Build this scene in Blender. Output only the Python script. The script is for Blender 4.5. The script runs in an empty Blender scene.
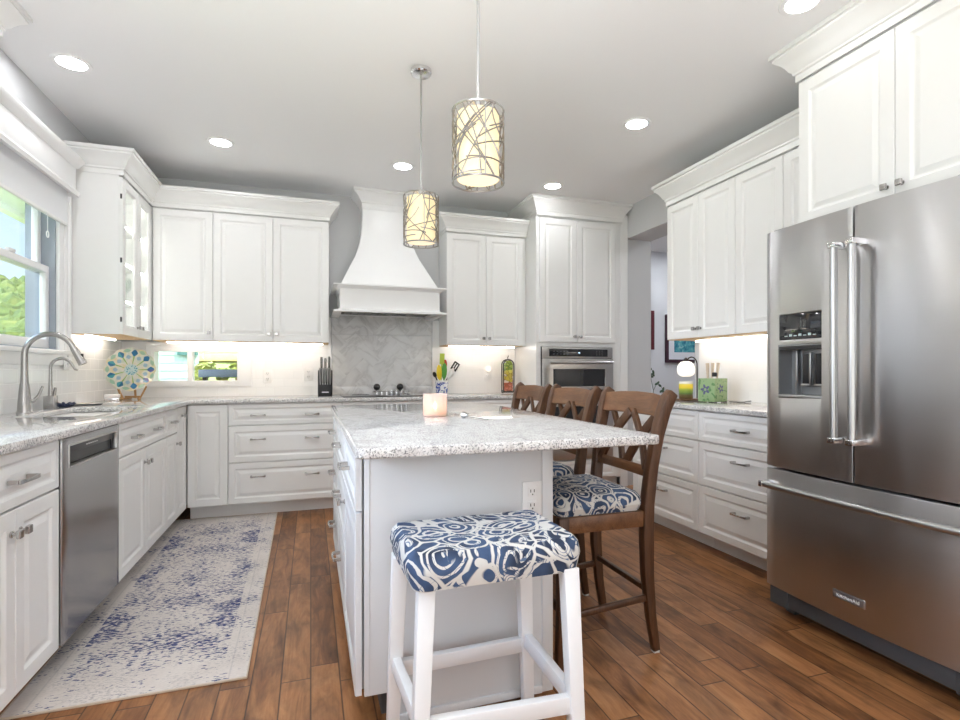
import bpy, bmesh, math, random
from mathutils import Vector, Matrix
PI = math.pi
R = math.radians
scn = bpy.context.scene
COL = scn.collection
random.seed(7)

# ------------------------------------------------------------------ camera
cd = bpy.data.cameras.new('camera')
cam = bpy.data.objects.new('camera', cd)
COL.objects.link(cam)
cam.location = (0, 0, 1.1275)
cam.rotation_euler = (R(90), 0, -0.3267)
cd.sensor_fit = 'HORIZONTAL'
cd.sensor_width = 36
cd.lens = 36 * 539.494 / 960
cd.shift_x = -13.574 / 960
cd.shift_y = 11.424 / 960
cd.clip_start = 0.05
cd.clip_end = 500
scn.camera = cam

# ------------------------------------------------------------------ colour management, world, sun
scn.view_settings.view_transform = 'Standard'
scn.view_settings.look = 'None'
scn.view_settings.gamma = 1
scn.view_settings.use_curve_mapping = False
scn.view_settings.exposure = 0.55
try:
    scn.cycles.use_denoising = True
    scn.cycles.max_bounces = 9
    scn.cycles.diffuse_bounces = 6
    scn.cycles.glossy_bounces = 5
    scn.cycles.transmission_bounces = 6
    scn.cycles.transparent_max_bounces = 12
    scn.cycles.sample_clamp_indirect = 6
    scn.cycles.caustics_reflective = False
    scn.cycles.caustics_refractive = False
except Exception:
    pass

SKY_STRENGTH = 1.0
SKY_FRONT = 2.2          # the sky is brightest on the sunny side, behind the camera
SKY_WEST = 20.0
SUN_STRENGTH = 9.0
DOWNLIGHT = 50.0
BOUNCE = 50.0
PENDANT = 5.0
UNDERCAB = 20.0

world = bpy.data.worlds.new('sky')
scn.world = world
world.use_nodes = True
nt = world.node_tree
nt.nodes.clear()


class NT:
    """small helper for building node trees"""
    def __init__(s, tree):
        s.t = tree

    def n(s, typ, **kw):
        nd = s.t.nodes.new(typ)
        for k, v in kw.items():
            setattr(nd, k, v)
        return nd

    def put(s, sock, v):
        if isinstance(v, bpy.types.NodeSocket):
            s.t.links.new(v, sock)
        elif isinstance(v, (tuple, list)):
            if sock.type == 'RGBA' and len(v) == 3:
                v = (*v, 1)
            sock.default_value = v
        else:
            sock.default_value = v

    def m(s, op, a, b=None, c=None, clamp=False):
        nd = s.n('ShaderNodeMath', operation=op)
        nd.use_clamp = clamp
        s.put(nd.inputs[0], a)
        if b is not None: s.put(nd.inputs[1], b)
        if c is not None: s.put(nd.inputs[2], c)
        return nd.outputs[0]

    def vm(s, op, a, b=None):
        nd = s.n('ShaderNodeVectorMath', operation=op)
        s.put(nd.inputs[0], a)
        if b is not None: s.put(nd.inputs[1], b)
        return nd.outputs[0]

    def mix(s, f, a, b, mode='MIX'):
        nd = s.n('ShaderNodeMix', data_type='RGBA', blend_type=mode)
        s.put(nd.inputs[0], f); s.put(nd.inputs[6], a); s.put(nd.inputs[7], b)
        return nd.outputs[2]

    def ramp(s, f, stops, interp='LINEAR'):
        nd = s.n('ShaderNodeValToRGB')
        cr = nd.color_ramp
        cr.interpolation = interp
        while len(cr.elements) < len(stops): cr.elements.new(0.5)
        for e, (p, c) in zip(cr.elements, stops):
            e.position = p
            e.color = (*c, 1) if len(c) == 3 else c
        s.put(nd.inputs[0], f)
        return nd.outputs[0]

    def noise(s, vec, scale, detail=3, rough=0.5, dist=0.0, out=0):
        nd = s.n('ShaderNodeTexNoise')
        s.put(nd.inputs['Vector'], vec)
        nd.inputs['Scale'].default_value = scale
        nd.inputs['Detail'].default_value = detail
        nd.inputs['Roughness'].default_value = rough
        nd.inputs['Distortion'].default_value = dist
        return nd.outputs[out]

    def voro(s, vec, scale, feature='F1', out='Distance', rnd=1.0):
        nd = s.n('ShaderNodeTexVoronoi', feature=feature)
        s.put(nd.inputs['Vector'], vec)
        nd.inputs['Scale'].default_value = scale
        nd.inputs['Randomness'].default_value = rnd
        return nd.outputs[out]

    def sep(s, v):
        nd = s.n('ShaderNodeSeparateXYZ'); s.put(nd.inputs[0], v)
        return nd.outputs

    def comb(s, x, y, z=0.0):
        nd = s.n('ShaderNodeCombineXYZ')
        s.put(nd.inputs[0], x); s.put(nd.inputs[1], y); s.put(nd.inputs[2], z)
        return nd.outputs[0]

    def obj(s):
        return s.n('ShaderNodeTexCoord').outputs['Object']

    def geo(s):
        return s.n('ShaderNodeNewGeometry').outputs['Position']

    def scale(s, v, sc):
        nd = s.n('ShaderNodeMapping'); s.put(nd.inputs[0], v)
        nd.inputs['Scale'].default_value = sc
        return nd.outputs[0]

    def white(s, v):
        nd = s.n('ShaderNodeTexWhiteNoise', noise_dimensions='3D'); s.put(nd.inputs[0], v)
        return nd.outputs[0]

    def bump(s, h, strength=0.2, dist=0.01):
        nd = s.n('ShaderNodeBump')
        nd.inputs['Strength'].default_value = strength
        nd.inputs['Distance'].default_value = dist
        s.put(nd.inputs['Height'], h)
        return nd.outputs[0]


w = NT(nt)
tc = w.n('ShaderNodeTexCoord').outputs['Generated']
x, y, z = w.sep(tc)
blue = w.ramp(z, [(0.0, (0.80, 0.88, 0.95)), (0.10, (0.62, 0.79, 0.96)), (0.5, (0.25, 0.50, 0.92))])
cl = w.noise(w.scale(tc, (1, 1, 3)), 3.2, 6, 0.55)
cl = w.ramp(cl, [(0.47, (0, 0, 0)), (0.62, (1, 1, 1))])
skyc = w.mix(cl, blue, (0.95, 0.96, 0.98))
south = w.m('MULTIPLY_ADD', y, -1.3, 0.05, clamp=True)
skyc = w.mix(south, skyc, (0.97, 0.985, 1.0))
st = w.m('MULTIPLY_ADD', south, SKY_FRONT - SKY_STRENGTH, SKY_STRENGTH)
wd = w.n('ShaderNodeVectorMath', operation='DOT_PRODUCT')
w.put(wd.inputs[0], tc); wd.inputs[1].default_value = Vector((-0.85, -0.33, 0.36)).normalized()
west = w.m('MULTIPLY_ADD', wd.outputs['Value'], 14.0, -12.7, clamp=True)      # bright sky patch added low in the west to light the right cabinets
st = w.m('MULTIPLY_ADD', west, SKY_WEST - SKY_STRENGTH, st)
bg = w.n('ShaderNodeBackground')
w.put(bg.inputs[0], skyc); w.put(bg.inputs[1], st)
wo = w.n('ShaderNodeOutputWorld')
nt.links.new(bg.outputs[0], wo.inputs[0])

sd = bpy.data.lights.new('sun', 'SUN')
sd.energy = SUN_STRENGTH
sd.angle = R(2)
sd.color = (1, 0.96, 0.9)
sun = bpy.data.objects.new('sun', sd)
COL.objects.link(sun)
sun.rotation_euler = Vector((-0.45, 0.45, -1.0)).to_track_quat('-Z', 'Y').to_euler()
sun.location = (6, -6, 14)


# unseen upward-facing lamp added at the camera to brighten the ceiling and room
bd = bpy.data.lights.new('added_ceiling_fill', 'AREA')
bd.shape = 'DISK'; bd.size = 1.2
bd.energy = BOUNCE
bd.color = (0.97, 0.985, 1.0)
bounce = bpy.data.objects.new('added_ceiling_fill', bd)
COL.objects.link(bounce)
bounce.location = (-0.15, 0.3, 1.15)
bounce.rotation_euler = (R(180), 0, 0)


def portal(loc, rot, sx, sy):
    d = bpy.data.lights.new('window_portal', 'AREA')
    d.shape = 'RECTANGLE'; d.size = sx; d.size_y = sy
    o = bpy.data.objects.new('window_portal', d)
    COL.objects.link(o)
    o.location = loc; o.rotation_euler = rot
    d.cycles.is_portal = True


portal((-0.55, -2.56, 1.22), (R(90), 0, 0), 1.9, 2.24)
portal((2.05, -2.56, 1.22), (R(90), 0, 0), 1.5, 2.24)
portal((-1.60, 3.51, 1.85), (R(90), 0, R(-90)), 0.88, 1.1)
portal((-1.60, 1.45, 1.83), (R(90), 0, R(-90)), 1.5, 1.17)

# ------------------------------------------------------------------ materials


def mat(name):
    m = bpy.data.materials.new(name)
    m.use_nodes = True
    t = m.node_tree
    b = t.nodes['Principled BSDF']
    return m, NT(t), b


def simple(name, col, rough=0.5, metal=0.0, coat=0.0, spec=None, trans=0.0, emit=None, es=0.0):
    m, n, b = mat(name)
    b.inputs['Base Color'].default_value = (*col, 1)
    b.inputs['Roughness'].default_value = rough
    b.inputs['Metallic'].default_value = metal
    b.inputs['Coat Weight'].default_value = coat
    if spec is not None: b.inputs['Specular IOR Level'].default_value = spec
    b.inputs['Transmission Weight'].default_value = trans
    if emit:
        b.inputs['Emission Color'].default_value = (*emit, 1)
        b.inputs['Emission Strength'].default_value = es
    return m


def paint(name, col, rough, scale=60, amt=0.02):
    m, n, b = mat(name)
    v = n.noise(n.geo(), scale, 2)
    c = n.mix(v, tuple(c * (1 - amt) for c in col), tuple(min(1, c * (1 + amt)) for c in col))
    n.put(b.inputs['Base Color'], c)
    b.inputs['Roughness'].default_value = rough
    return m


M = {}
M['cab'] = paint('white_cabinet_paint', (0.83, 0.83, 0.82), 0.34, 20, 0.008)
M['hoodpaint'] = paint('white_hood_paint', (0.85, 0.85, 0.85), 0.28, 20, 0.006)
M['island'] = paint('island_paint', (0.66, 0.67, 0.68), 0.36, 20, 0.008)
M['trim'] = paint('white_trim_paint', (0.86, 0.86, 0.86), 0.4, 20, 0.006)
M['wall'] = paint('grey_wall_paint', (0.60, 0.605, 0.615), 0.7, 90, 0.012)
M['hall'] = paint('pale_blue_wall_paint', (0.70, 0.725, 0.765), 0.7, 90, 0.012)
M['ceil'] = paint('ceiling_paint', (0.88, 0.885, 0.89), 0.85, 120, 0.008)
M['maple'] = paint('maple_underside', (0.62, 0.42, 0.22), 0.5, 30, 0.06)
M['black'] = simple('black_plastic', (0.015, 0.015, 0.017), 0.35)
M['blackgloss'] = simple('black_glass', (0.012, 0.013, 0.016), 0.06, coat=0.5)
M['darkgrey'] = simple('dark_grey_plastic', (0.06, 0.062, 0.066), 0.4)
M['grille'] = simple('grey_grille', (0.10, 0.11, 0.12), 0.45, 0.4)
M['chrome'] = simple('chrome', (0.78, 0.78, 0.79), 0.12, 1.0)
M['nickel'] = simple('brushed_nickel', (0.42, 0.41, 0.40), 0.26, 1.0)
M['handle'] = simple('pewter_hardware', (0.50, 0.49, 0.48), 0.24, 1.0)
M['plate'] = simple('white_plastic_plate', (0.85, 0.85, 0.84), 0.4)
M['stoolwhite'] = paint('white_stool_paint', (0.83, 0.84, 0.85), 0.38, 25, 0.01)
M['green'] = simple('green_leaf', (0.05, 0.10, 0.06), 0.5)
M['iron'] = simple('wrought_iron', (0.06, 0.05, 0.045), 0.45, 0.7)
M['rubber'] = simple('clear_foot_pad', (0.6, 0.58, 0.55), 0.3)


def wood(name, c0, c1, c2, axis='z', scale=1.0, rough=0.4):
    m, n, b = mat(name)
    o = n.obj()
    s = {'z': (9, 9, 0.9), 'x': (0.9, 9, 9), 'y': (9, 0.9, 9)}[axis]
    v = n.scale(o, tuple(k * scale for k in s))
    g = n.noise(v, 2.2, 5, 0.62, 0.6)
    f = n.noise(n.scale(o, tuple(k * scale * 5 for k in s)), 4, 2, 0.5)
    g = n.m('MULTIPLY_ADD', f, 0.35, n.m('MULTIPLY', g, 0.75))
    c = n.ramp(g, [(0.3, c0), (0.52, c1), (0.75, c2)])
    n.put(b.inputs['Base Color'], c)
    b.inputs['Roughness'].default_value = rough
    n.put(b.inputs['Normal'], n.bump(g, 0.08, 0.003))
    return m


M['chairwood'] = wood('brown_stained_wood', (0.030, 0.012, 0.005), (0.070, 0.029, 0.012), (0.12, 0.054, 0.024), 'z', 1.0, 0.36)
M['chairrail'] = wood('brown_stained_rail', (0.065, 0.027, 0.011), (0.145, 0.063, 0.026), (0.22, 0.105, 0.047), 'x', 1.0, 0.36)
M['easel'] = wood('easel_wood', (0.25, 0.12, 0.04), (0.45, 0.25, 0.09), (0.55, 0.33, 0.14), 'z', 3, 0.45)

# brushed stainless steel
def steel_mat(name, col, rough, aniso, vertical=True):
    m, n, b = mat(name)
    o = n.obj()
    sc = (2, 2, 300) if vertical else (300, 300, 2)
    g = n.noise(n.scale(o, sc), 1.0, 2, 0.5)
    n.put(b.inputs['Base Color'], n.mix(g, tuple(c * 0.985 for c in col), tuple(c * 1.015 for c in col)))
    b.inputs['Roughness'].default_value = rough
    b.inputs['Metallic'].default_value = 1.0
    b.inputs['Anisotropic'].default_value = aniso
    t = n.n('ShaderNodeTangent', direction_type='RADIAL', axis='Z')
    n.t.links.new(t.outputs[0], b.inputs['Tangent'])
    b.inputs['Anisotropic Rotation'].default_value = 0.25
    return m


M['steel'] = steel_mat('brushed_stainless_steel', (0.60, 0.60, 0.61), 0.28, 0.9)
M['steel2'] = steel_mat('oven_stainless_steel', (0.56, 0.54, 0.52), 0.30, 0.5)
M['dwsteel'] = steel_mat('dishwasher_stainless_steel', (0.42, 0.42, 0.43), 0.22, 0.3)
M['bar'] = simple('polished_steel_bar', (0.50, 0.50, 0.50), 0.3, 1.0)

# quartz worktop
def quartz(name, cell, dark):
    m, n, b = mat(name)
    o = n.geo()
    wv = n.vm('ADD', o, n.vm('SCALE', n.noise(o, 14, 3, out=1)))
    wv.node.inputs[1].default_value = (0, 0, 0)
    big = n.noise(n.scale(o, (1.6, 1, 1)), 9, 5, 0.65, 1.3)
    c = n.ramp(big, [(0.34, (0.58, 0.56, 0.55)), (0.47, (0.70, 0.685, 0.67)), (0.56, (0.78, 0.77, 0.76)), (0.68, (0.67, 0.66, 0.655))])
    sp = n.noise(o, cell, 3, 0.7)
    k = n.ramp(sp, [(0.40, (0.16, 0.17, 0.19)), (0.50, (1, 1, 1))])
    c = n.mix(dark, c, k, 'MULTIPLY')
    sp2 = n.noise(n.vm('ADD', o, (3.1, 1.7, 9.2)), cell * 0.6, 4, 0.7, 0.5)
    k2 = n.ramp(sp2, [(0.33, (0.42, 0.44, 0.46)), (0.43, (1, 1, 1))])
    c = n.mix(0.7 * dark + 0.2, c, k2, 'MULTIPLY')
    n.put(b.inputs['Base Color'], c)
    b.inputs['Roughness'].default_value = 0.06
    b.inputs['Specular IOR Level'].default_value = 0.75
    return m


M['quartz'] = quartz('speckled_quartz', 185, 0.85)

# hardwood floor: random-length planks running away from the camera
def floor_mat():
    m, n, b = mat('hickory_plank_floor')
    o = n.geo()
    x, y, z = n.sep(o)
    W, L = 0.102, 0.95
    xr = n.m('DIVIDE', x, W)
    row = n.m('FLOOR', xr)
    rr = n.white(n.comb(row, 3.3, 0))
    yl = n.m('ADD', n.m('DIVIDE', y, L), n.m('MULTIPLY', rr, 7.0))
    col = n.m('FLOOR', yl)
    pid = n.white(n.comb(row, col, 1.7))
    fx = n.m('FRACT', xr); fy = n.m('FRACT', yl)
    ex = n.m('MINIMUM', fx, n.m('SUBTRACT', 1.0, fx))
    ey = n.m('MINIMUM', fy, n.m('SUBTRACT', 1.0, fy))
    gap = n.m('MINIMUM', n.m('MULTIPLY', ex, W), n.m('MULTIPLY', ey, L))
    gapm = n.ramp(gap, [(0.0, (0, 0, 0)), (0.0022, (1, 1, 1))])
    gv = n.comb(n.m('ADD', n.m('MULTIPLY', x, 14), n.m('MULTIPLY', pid, 40)), n.m('MULTIPLY', y, 2.2), n.m('MULTIPLY', pid, 17))
    g1 = n.noise(gv, 1.3, 6, 0.62, 1.2)
    g2 = n.noise(n.comb(n.m('MULTIPLY', x, 130), n.m('MULTIPLY', y, 7), n.m('MULTIPLY', pid, 9)), 1.0, 3, 0.6)
    tone = n.m('MULTIPLY_ADD', n.m('SUBTRACT', pid, 0.5), 0.24, n.m('MULTIPLY_ADD', g2, 0.22, n.m('MULTIPLY', g1, 0.78)))
    c = n.ramp(tone, [(0.18, (0.075, 0.027, 0.010)), (0.38, (0.205, 0.083, 0.031)), (0.55, (0.345, 0.155, 0.062)), (0.80, (0.50, 0.255, 0.118))])
    kn = n.noise(n.comb(n.m('MULTIPLY', x, 7), n.m('MULTIPLY', y, 3.2), n.m('MULTIPLY', pid, 5)), 1.4, 4, 0.55, 0.8)
    kk = n.ramp(kn, [(0.28, (0.35, 0.33, 0.34)), (0.46, (0.85, 0.85, 0.86)), (0.58, (1.1, 1.08, 1.05))])
    c = n.mix(0.75, c, kk, 'MULTIPLY')
    c = n.mix(gapm, (0.03, 0.013, 0.008), c)
    n.put(b.inputs['Base Color'], c)
    n.put(b.inputs['Roughness'], n.m('MULTIPLY_ADD', g2, 0.16, 0.26))
    b.inputs['Specular IOR Level'].default_value = 0.35
    hgt = n.m('ADD', n.m('MULTIPLY', gapm, 1.0), n.m('MULTIPLY', g2, 0.25))
    n.put(b.inputs['Normal'], n.bump(hgt, 0.25, 0.002))
    return m


M['floor'] = floor_mat()

def tile_mat(name, axis, w=0.152, h=0.076, base=(0.88, 0.88, 0.875), mortar=(0.78, 0.78, 0.77)):
    m, n, b = mat(name)
    x, y, z = n.sep(n.geo())
    u = x if axis == 'x' else y
    row = n.m('FLOOR', n.m('DIVIDE', z, h))
    uo = n.m('ADD', n.m('DIVIDE', u, w), n.m('MULTIPLY', row, 0.5))
    fx = n.m('FRACT', uo); fz = n.m('FRACT', n.m('DIVIDE', z, h))
    ex = n.m('MULTIPLY', n.m('MINIMUM', fx, n.m('SUBTRACT', 1.0, fx)), w)
    ez = n.m('MULTIPLY', n.m('MINIMUM', fz, n.m('SUBTRACT', 1.0, fz)), h)
    g = n.ramp(n.m('MINIMUM', ex, ez), [(0.0006, (0, 0, 0)), (0.0022, (1, 1, 1))])
    t = n.white(n.comb(row, n.m('FLOOR', uo), 2.2))
    c = n.mix(t, tuple(k * 0.97 for k in base), base)
    n.put(b.inputs['Base Color'], n.mix(g, mortar, c))
    n.put(b.inputs['Roughness'], n.m('MULTIPLY_ADD', g, -0.45, 0.6))
    n.put(b.inputs['Normal'], n.bump(g, 0.3, 0.0015))
    return m


M['tilex'] = tile_mat('white_subway_tile_back', 'x')
M['tiley'] = tile_mat('white_subway_tile_side', 'y')

def marble_mat(name, pattern=True):
    m, n, b = mat(name)
    x, y, z = n.sep(n.geo())
    # herringbone-like: large tiles turned 45 degrees
    c45 = 0.7071
    u = n.m('MULTIPLY', n.m('ADD', x, z), c45)
    v = n.m('MULTIPLY', n.m('SUBTRACT', z, x), c45)
    W = 0.11
    i = n.m('FLOOR', n.m('DIVIDE', u, W)); j = n.m('FLOOR', n.m('DIVIDE', v, W))
    d = n.m('MODULO', n.m('ADD', n.m('SUBTRACT', i, j), 400), 4.0)
    # orientation: d in {0,1} tile runs along u, {2,3} along v
    ish = n.m('LESS_THAN', d, 1.5)
    iu = n.m('SUBTRACT', i, n.m('MULTIPLY', ish, d))
    jv = n.m('SUBTRACT', j, n.m('MULTIPLY', n.m('SUBTRACT', 1.0, ish), n.m('SUBTRACT', 3.0, d)))
    pid = n.white(n.comb(iu, jv, n.m('MULTIPLY', ish, 3.0)))
    off = n.m('MULTIPLY', pid, 30)
    vec = n.comb(n.m('ADD', x, off), off, n.m('ADD', z, off))
    along = n.m('ADD', n.m('MULTIPLY', u, ish), n.m('MULTIPLY', v, n.m('SUBTRACT', 1.0, ish)))
    across = n.m('ADD', n.m('MULTIPLY', v, ish), n.m('MULTIPLY', u, n.m('SUBTRACT', 1.0, ish)))
    vec = n.comb(n.m('ADD', n.m('MULTIPLY', along, 0.5), off), n.m('ADD', n.m('MULTIPLY', across, 1.3), off), 0)
    vn = n.noise(vec, 4.5, 5, 0.55, 0.5)
    vein = n.m('ABSOLUTE', n.m('SUBTRACT', vn, 0.5))
    vk = n.ramp(vein, [(0.0, (0.70, 0.69, 0.69)), (0.03, (0.88, 0.87, 0.87)), (0.1, (1, 1, 1))])
    base = n.ramp(pid, [(0.0, (0.69, 0.685, 0.685)), (0.6, (0.72, 0.72, 0.72)), (1.0, (0.765, 0.76, 0.755))]) if pattern else (0.74, 0.745, 0.75)
    c = n.mix(0.75, base, vk, 'MULTIPLY')
    n.put(b.inputs['Base Color'], c)
    b.inputs['Roughness'].default_value = 0.18
    return m


M['marble'] = marble_mat('herringbone_marble')
M['marbleplain'] = marble_mat('plain_marble', False)

def fabric_mat(name, scale):
    m, n, b = mat(name)
    o = n.obj()
    wv = n.noise(o, scale * 0.45, 2, 0.5, out=1)
    wv = n.vm('SUBTRACT', wv, (0.5, 0.5, 0.5))
    sv = n.n('ShaderNodeVectorMath', operation='SCALE')
    n.put(sv.inputs[0], wv); sv.inputs['Scale'].default_value = 1.6 / scale
    v = n.vm('ADD', o, sv.outputs[0])
    d = n.voro(v, scale, 'F1')
    e = n.voro(v, scale, 'DISTANCE_TO_EDGE')
    rings = n.m('SINE', n.m('ADD', n.m('MULTIPLY', d, 31.0), n.m('MULTIPLY', n.noise(v, scale * 1.1, 2, 0.5), 9.0)))
    r = n.ramp(rings, [(0.42, (0, 0, 0)), (0.52, (1, 1, 1))])
    sw = n.noise(v, scale * 1.1, 1, 0.4, 2.0)
    sw = n.ramp(n.m('ABSOLUTE', n.m('SUBTRACT', sw, 0.5)), [(0.045, (1, 1, 1)), (0.065, (0, 0, 0))])
    msk = n.ramp(n.noise(o, scale * 0.6, 2), [(0.54, (0, 0, 0)), (0.58, (1, 1, 1))])
    k = n.mix(msk, r, sw)
    edge = n.ramp(e, [(0.03, (0, 0, 0)), (0.05, (1, 1, 1))])
    ink = n.mix(n.noise(o, scale * 2.2, 3), (0.020, 0.045, 0.115), (0.085, 0.15, 0.28))
    ink = n.mix(n.ramp(n.noise(o, scale * 0.8, 2), [(0.45, (0, 0, 0)), (0.65, (1, 1, 1))]), ink, (0.018, 0.03, 0.065))
    fine = n.m('SINE', n.m('MULTIPLY', n.voro(v, scale * 2.4, 'F1'), 34.0))
    fine = n.ramp(n.m('MULTIPLY', fine, n.noise(o, scale * 1.3, 1)), [(0.40, (0, 0, 0)), (0.46, (1, 1, 1))])
    c = n.mix(k, ink, n.mix(fine, (0.66, 0.655, 0.63), (0.10, 0.16, 0.28)))
    c = n.mix(edge, (0.68, 0.675, 0.65), c)
    n.put(b.inputs['Base Color'], c)
    b.inputs['Roughness'].default_value = 0.85
    wz = n.noise(o, 500, 1)
    n.put(b.inputs['Normal'], n.bump(wz, 0.15, 0.002))
    return m


M['fabric'] = fabric_mat('blue_paisley_fabric', 9.5)
M['fabric2'] = fabric_mat('blue_scroll_fabric', 11.5)

def rug_mat():
    m, n, b = mat('distressed_rug_pile')
    o = n.obj()
    x, y, z = n.sep(o)
    ax = n.m('ABSOLUTE', x)
    # mirrored medallion field
    my = n.m('PINGPONG', y, 0.62)
    v = n.comb(ax, my, 0)
    big = n.noise(v, 6.0, 2, 0.5, 1.0)
    med = n.m('SINE', n.m('MULTIPLY', n.m('SQRT', n.m('ADD', n.m('MULTIPLY', n.m('MULTIPLY', ax, ax), 3.0), n.m('MULTIPLY', my, my))), 19.0))
    big = n.m('MULTIPLY_ADD', med, 0.07, big)
    big = n.m('MULTIPLY_ADD', n.m('SUBTRACT', n.noise(o, 2.4, 2), 0.5), 0.35, big)
    dash = n.noise(n.scale(o, (40, 105, 1)), 1.0, 2, 0.6)
    inner = n.m('MULTIPLY', n.m('LESS_THAN', ax, 0.275), n.m('LESS_THAN', n.m('ABSOLUTE', y), 1.06))
    bias = n.m('MULTIPLY_ADD', inner, 0.085, -0.015)
    t = n.m('ADD', n.m('ADD', n.m('MULTIPLY', big, 0.34), n.m('MULTIPLY', dash, 0.78)), bias)
    k = n.ramp(t, [(0.640, (0, 0, 0)), (0.680, (1, 1, 1))])
    base = n.mix(n.noise(o, 7, 4, 0.6), (0.60, 0.545, 0.51), (0.76, 0.715, 0.68))
    grey = n.ramp(n.noise(n.scale(o, (70, 160, 1)), 1.0, 2, 0.6), [(0.50, (0, 0, 0)), (0.60, (1, 1, 1))])
    gm = n.ramp(n.noise(o, 5, 3), [(0.45, (0.15, 0.15, 0.15)), (0.65, (0.8, 0.8, 0.8))])
    base = n.mix(n.m('MULTIPLY', n.m('MULTIPLY', grey, gm), 0.8), base, (0.30, 0.29, 0.31))
    lines = n.m('LESS_THAN', n.m('ABSOLUTE', n.m('SUBTRACT', ax, 0.305)), 0.003)
    base = n.mix(n.m('MULTIPLY', lines, 0.25), base, (0.34, 0.33, 0.36))
    navy = n.mix(n.noise(o, 9, 2), (0.035, 0.05, 0.15), (0.14, 0.15, 0.27))
    n.put(b.inputs['Base Color'], n.mix(k, base, navy))
    b.inputs['Roughness'].default_value = 0.95
    b.inputs['Specular IOR Level'].default_value = 0.1
    n.put(b.inputs['Normal'], n.bump(n.noise(o, 420, 2), 0.4, 0.003))
    return m


M['rug'] = rug_mat()
M['rugedge'] = simple('rug_binding', (0.62, 0.52, 0.42), 0.9)

def pane_mat(name, tint=(1, 1, 1), refl=0.08):
    m = bpy.data.materials.new(name)
    m.use_nodes = True
    n = NT(m.node_tree)
    m.node_tree.nodes.clear()
    tr = n.n('ShaderNodeBsdfTransparent'); tr.inputs[0].default_value = (*tint, 1)
    gl = n.n('ShaderNodeBsdfGlossy'); gl.inputs['Roughness'].default_value = 0.02
    g = n.n('ShaderNodeNewGeometry')
    dt = n.n('ShaderNodeVectorMath', operation='DOT_PRODUCT')
    n.t.links.new(g.outputs['Normal'], dt.inputs[0]); n.t.links.new(g.outputs['Incoming'], dt.inputs[1])
    k5 = n.m('POWER', n.m('SUBTRACT', 1.0, n.m('ABSOLUTE', dt.outputs['Value'])), 5.0)
    fres = n.m('MULTIPLY_ADD', k5, 0.6, refl * 0.5)
    mx = n.n('ShaderNodeMixShader')
    n.put(mx.inputs[0], fres)
    n.t.links.new(tr.outputs[0], mx.inputs[1]); n.t.links.new(gl.outputs[0], mx.inputs[2])
    out = n.n('ShaderNodeOutputMaterial')
    n.t.links.new(mx.outputs[0], out.inputs[0])
    return m


M['pane'] = pane_mat('window_glass')
M['clear'] = pane_mat('clear_glass', (0.95, 0.97, 0.96), 0.06)


def emit(name, col, s):
    m = bpy.data.materials.new(name)
    m.use_nodes = True
    n = NT(m.node_tree)
    m.node_tree.nodes.clear()
    e = n.n('ShaderNodeEmission'); e.inputs[0].default_value = (*col, 1); e.inputs[1].default_value = s
    out = n.n('ShaderNodeOutputMaterial')
    n.t.links.new(e.outputs[0], out.inputs[0])
    return m


M['lens'] = emit('downlight_lens', (0.975, 0.985, 1.0), DOWNLIGHT)
M['lenshall'] = emit('added_hall_lamp_lens', (0.95, 0.975, 1.0), 130)
M['lensdim'] = emit('dimmed_downlight_lens', (0.975, 0.985, 1.0), 16)
M['led'] = emit('under_cabinet_led', (1.0, 0.95, 0.89), UNDERCAB)
M['cabled'] = emit('cabinet_interior_led', (1.0, 0.97, 0.93), 22)
M['bulb'] = emit('warm_bulb', (1.0, 0.80, 0.50), 9)
M['shade'] = simple('pendant_fabric_shade', (0.55, 0.47, 0.32), 0.8, emit=(1.0, 0.80, 0.46), es=0.50)
M['flame'] = emit('candle_flame', (1.0, 0.62, 0.25), 9)
M['nightlight'] = emit('night_light_glow', (1.0, 0.82, 0.68), 1.1)
M['lcd'] = emit('oven_display', (0.55, 0.75, 1.0), 1.6)
M['globe'] = simple('lit_glass_globe', (0.9, 0.88, 0.84), 0.3, emit=(1, 0.93, 0.82), es=0.45)
M['votive'] = simple('pale_pink_frosted_glass', (0.86, 0.70, 0.64), 0.4, trans=0.55, emit=(1.0, 0.62, 0.40), es=0.12)
M['votive'] = bpy.data.materials.new('pale_pink_frosted_glass')
M['votive'].use_nodes = True
_n = NT(M['votive'].node_tree)
M['votive'].node_tree.nodes.clear()
_a = _n.n('ShaderNodeBsdfTransparent'); _a.inputs[0].default_value = (1.0, 0.95, 0.93, 1)
_b = _n.n('ShaderNodeBsdfTranslucent'); _b.inputs[0].default_value = (0.95, 0.88, 0.86, 1)
_d = _n.n('ShaderNodeBsdfPrincipled'); _d.inputs['Base Color'].default_value = (0.90, 0.83, 0.81, 1); _d.inputs['Roughness'].default_value = 0.25
_m = _n.n('ShaderNodeMixShader'); _n.put(_m.inputs[0], 0.5); _n.t.links.new(_b.outputs[0], _m.inputs[1]); _n.t.links.new(_d.outputs[0], _m.inputs[2])
_k = _n.n('ShaderNodeMixShader'); _n.put(_k.inputs[0], 0.42); _n.t.links.new(_a.outputs[0], _k.inputs[1]); _n.t.links.new(_m.outputs[0], _k.inputs[2])
_o = _n.n('ShaderNodeOutputMaterial'); _n.t.links.new(_k.outputs[0], _o.inputs[0])
M['wax'] = simple('peach_wax', (0.85, 0.50, 0.28), 0.5, emit=(1.0, 0.5, 0.2), es=0.25)

# ------------------------------------------------------------------ mesh helpers


def new():
    return bmesh.new()


def join(bm, t, mx=None):
    vm = {}
    for v in t.verts:
        vm[v] = bm.verts.new(mx @ v.co if mx else v.co)
    for f in t.faces:
        try:
            bm.faces.new([vm[v] for v in f.verts])
        except ValueError:
            pass
    t.free()
    return bm


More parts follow.
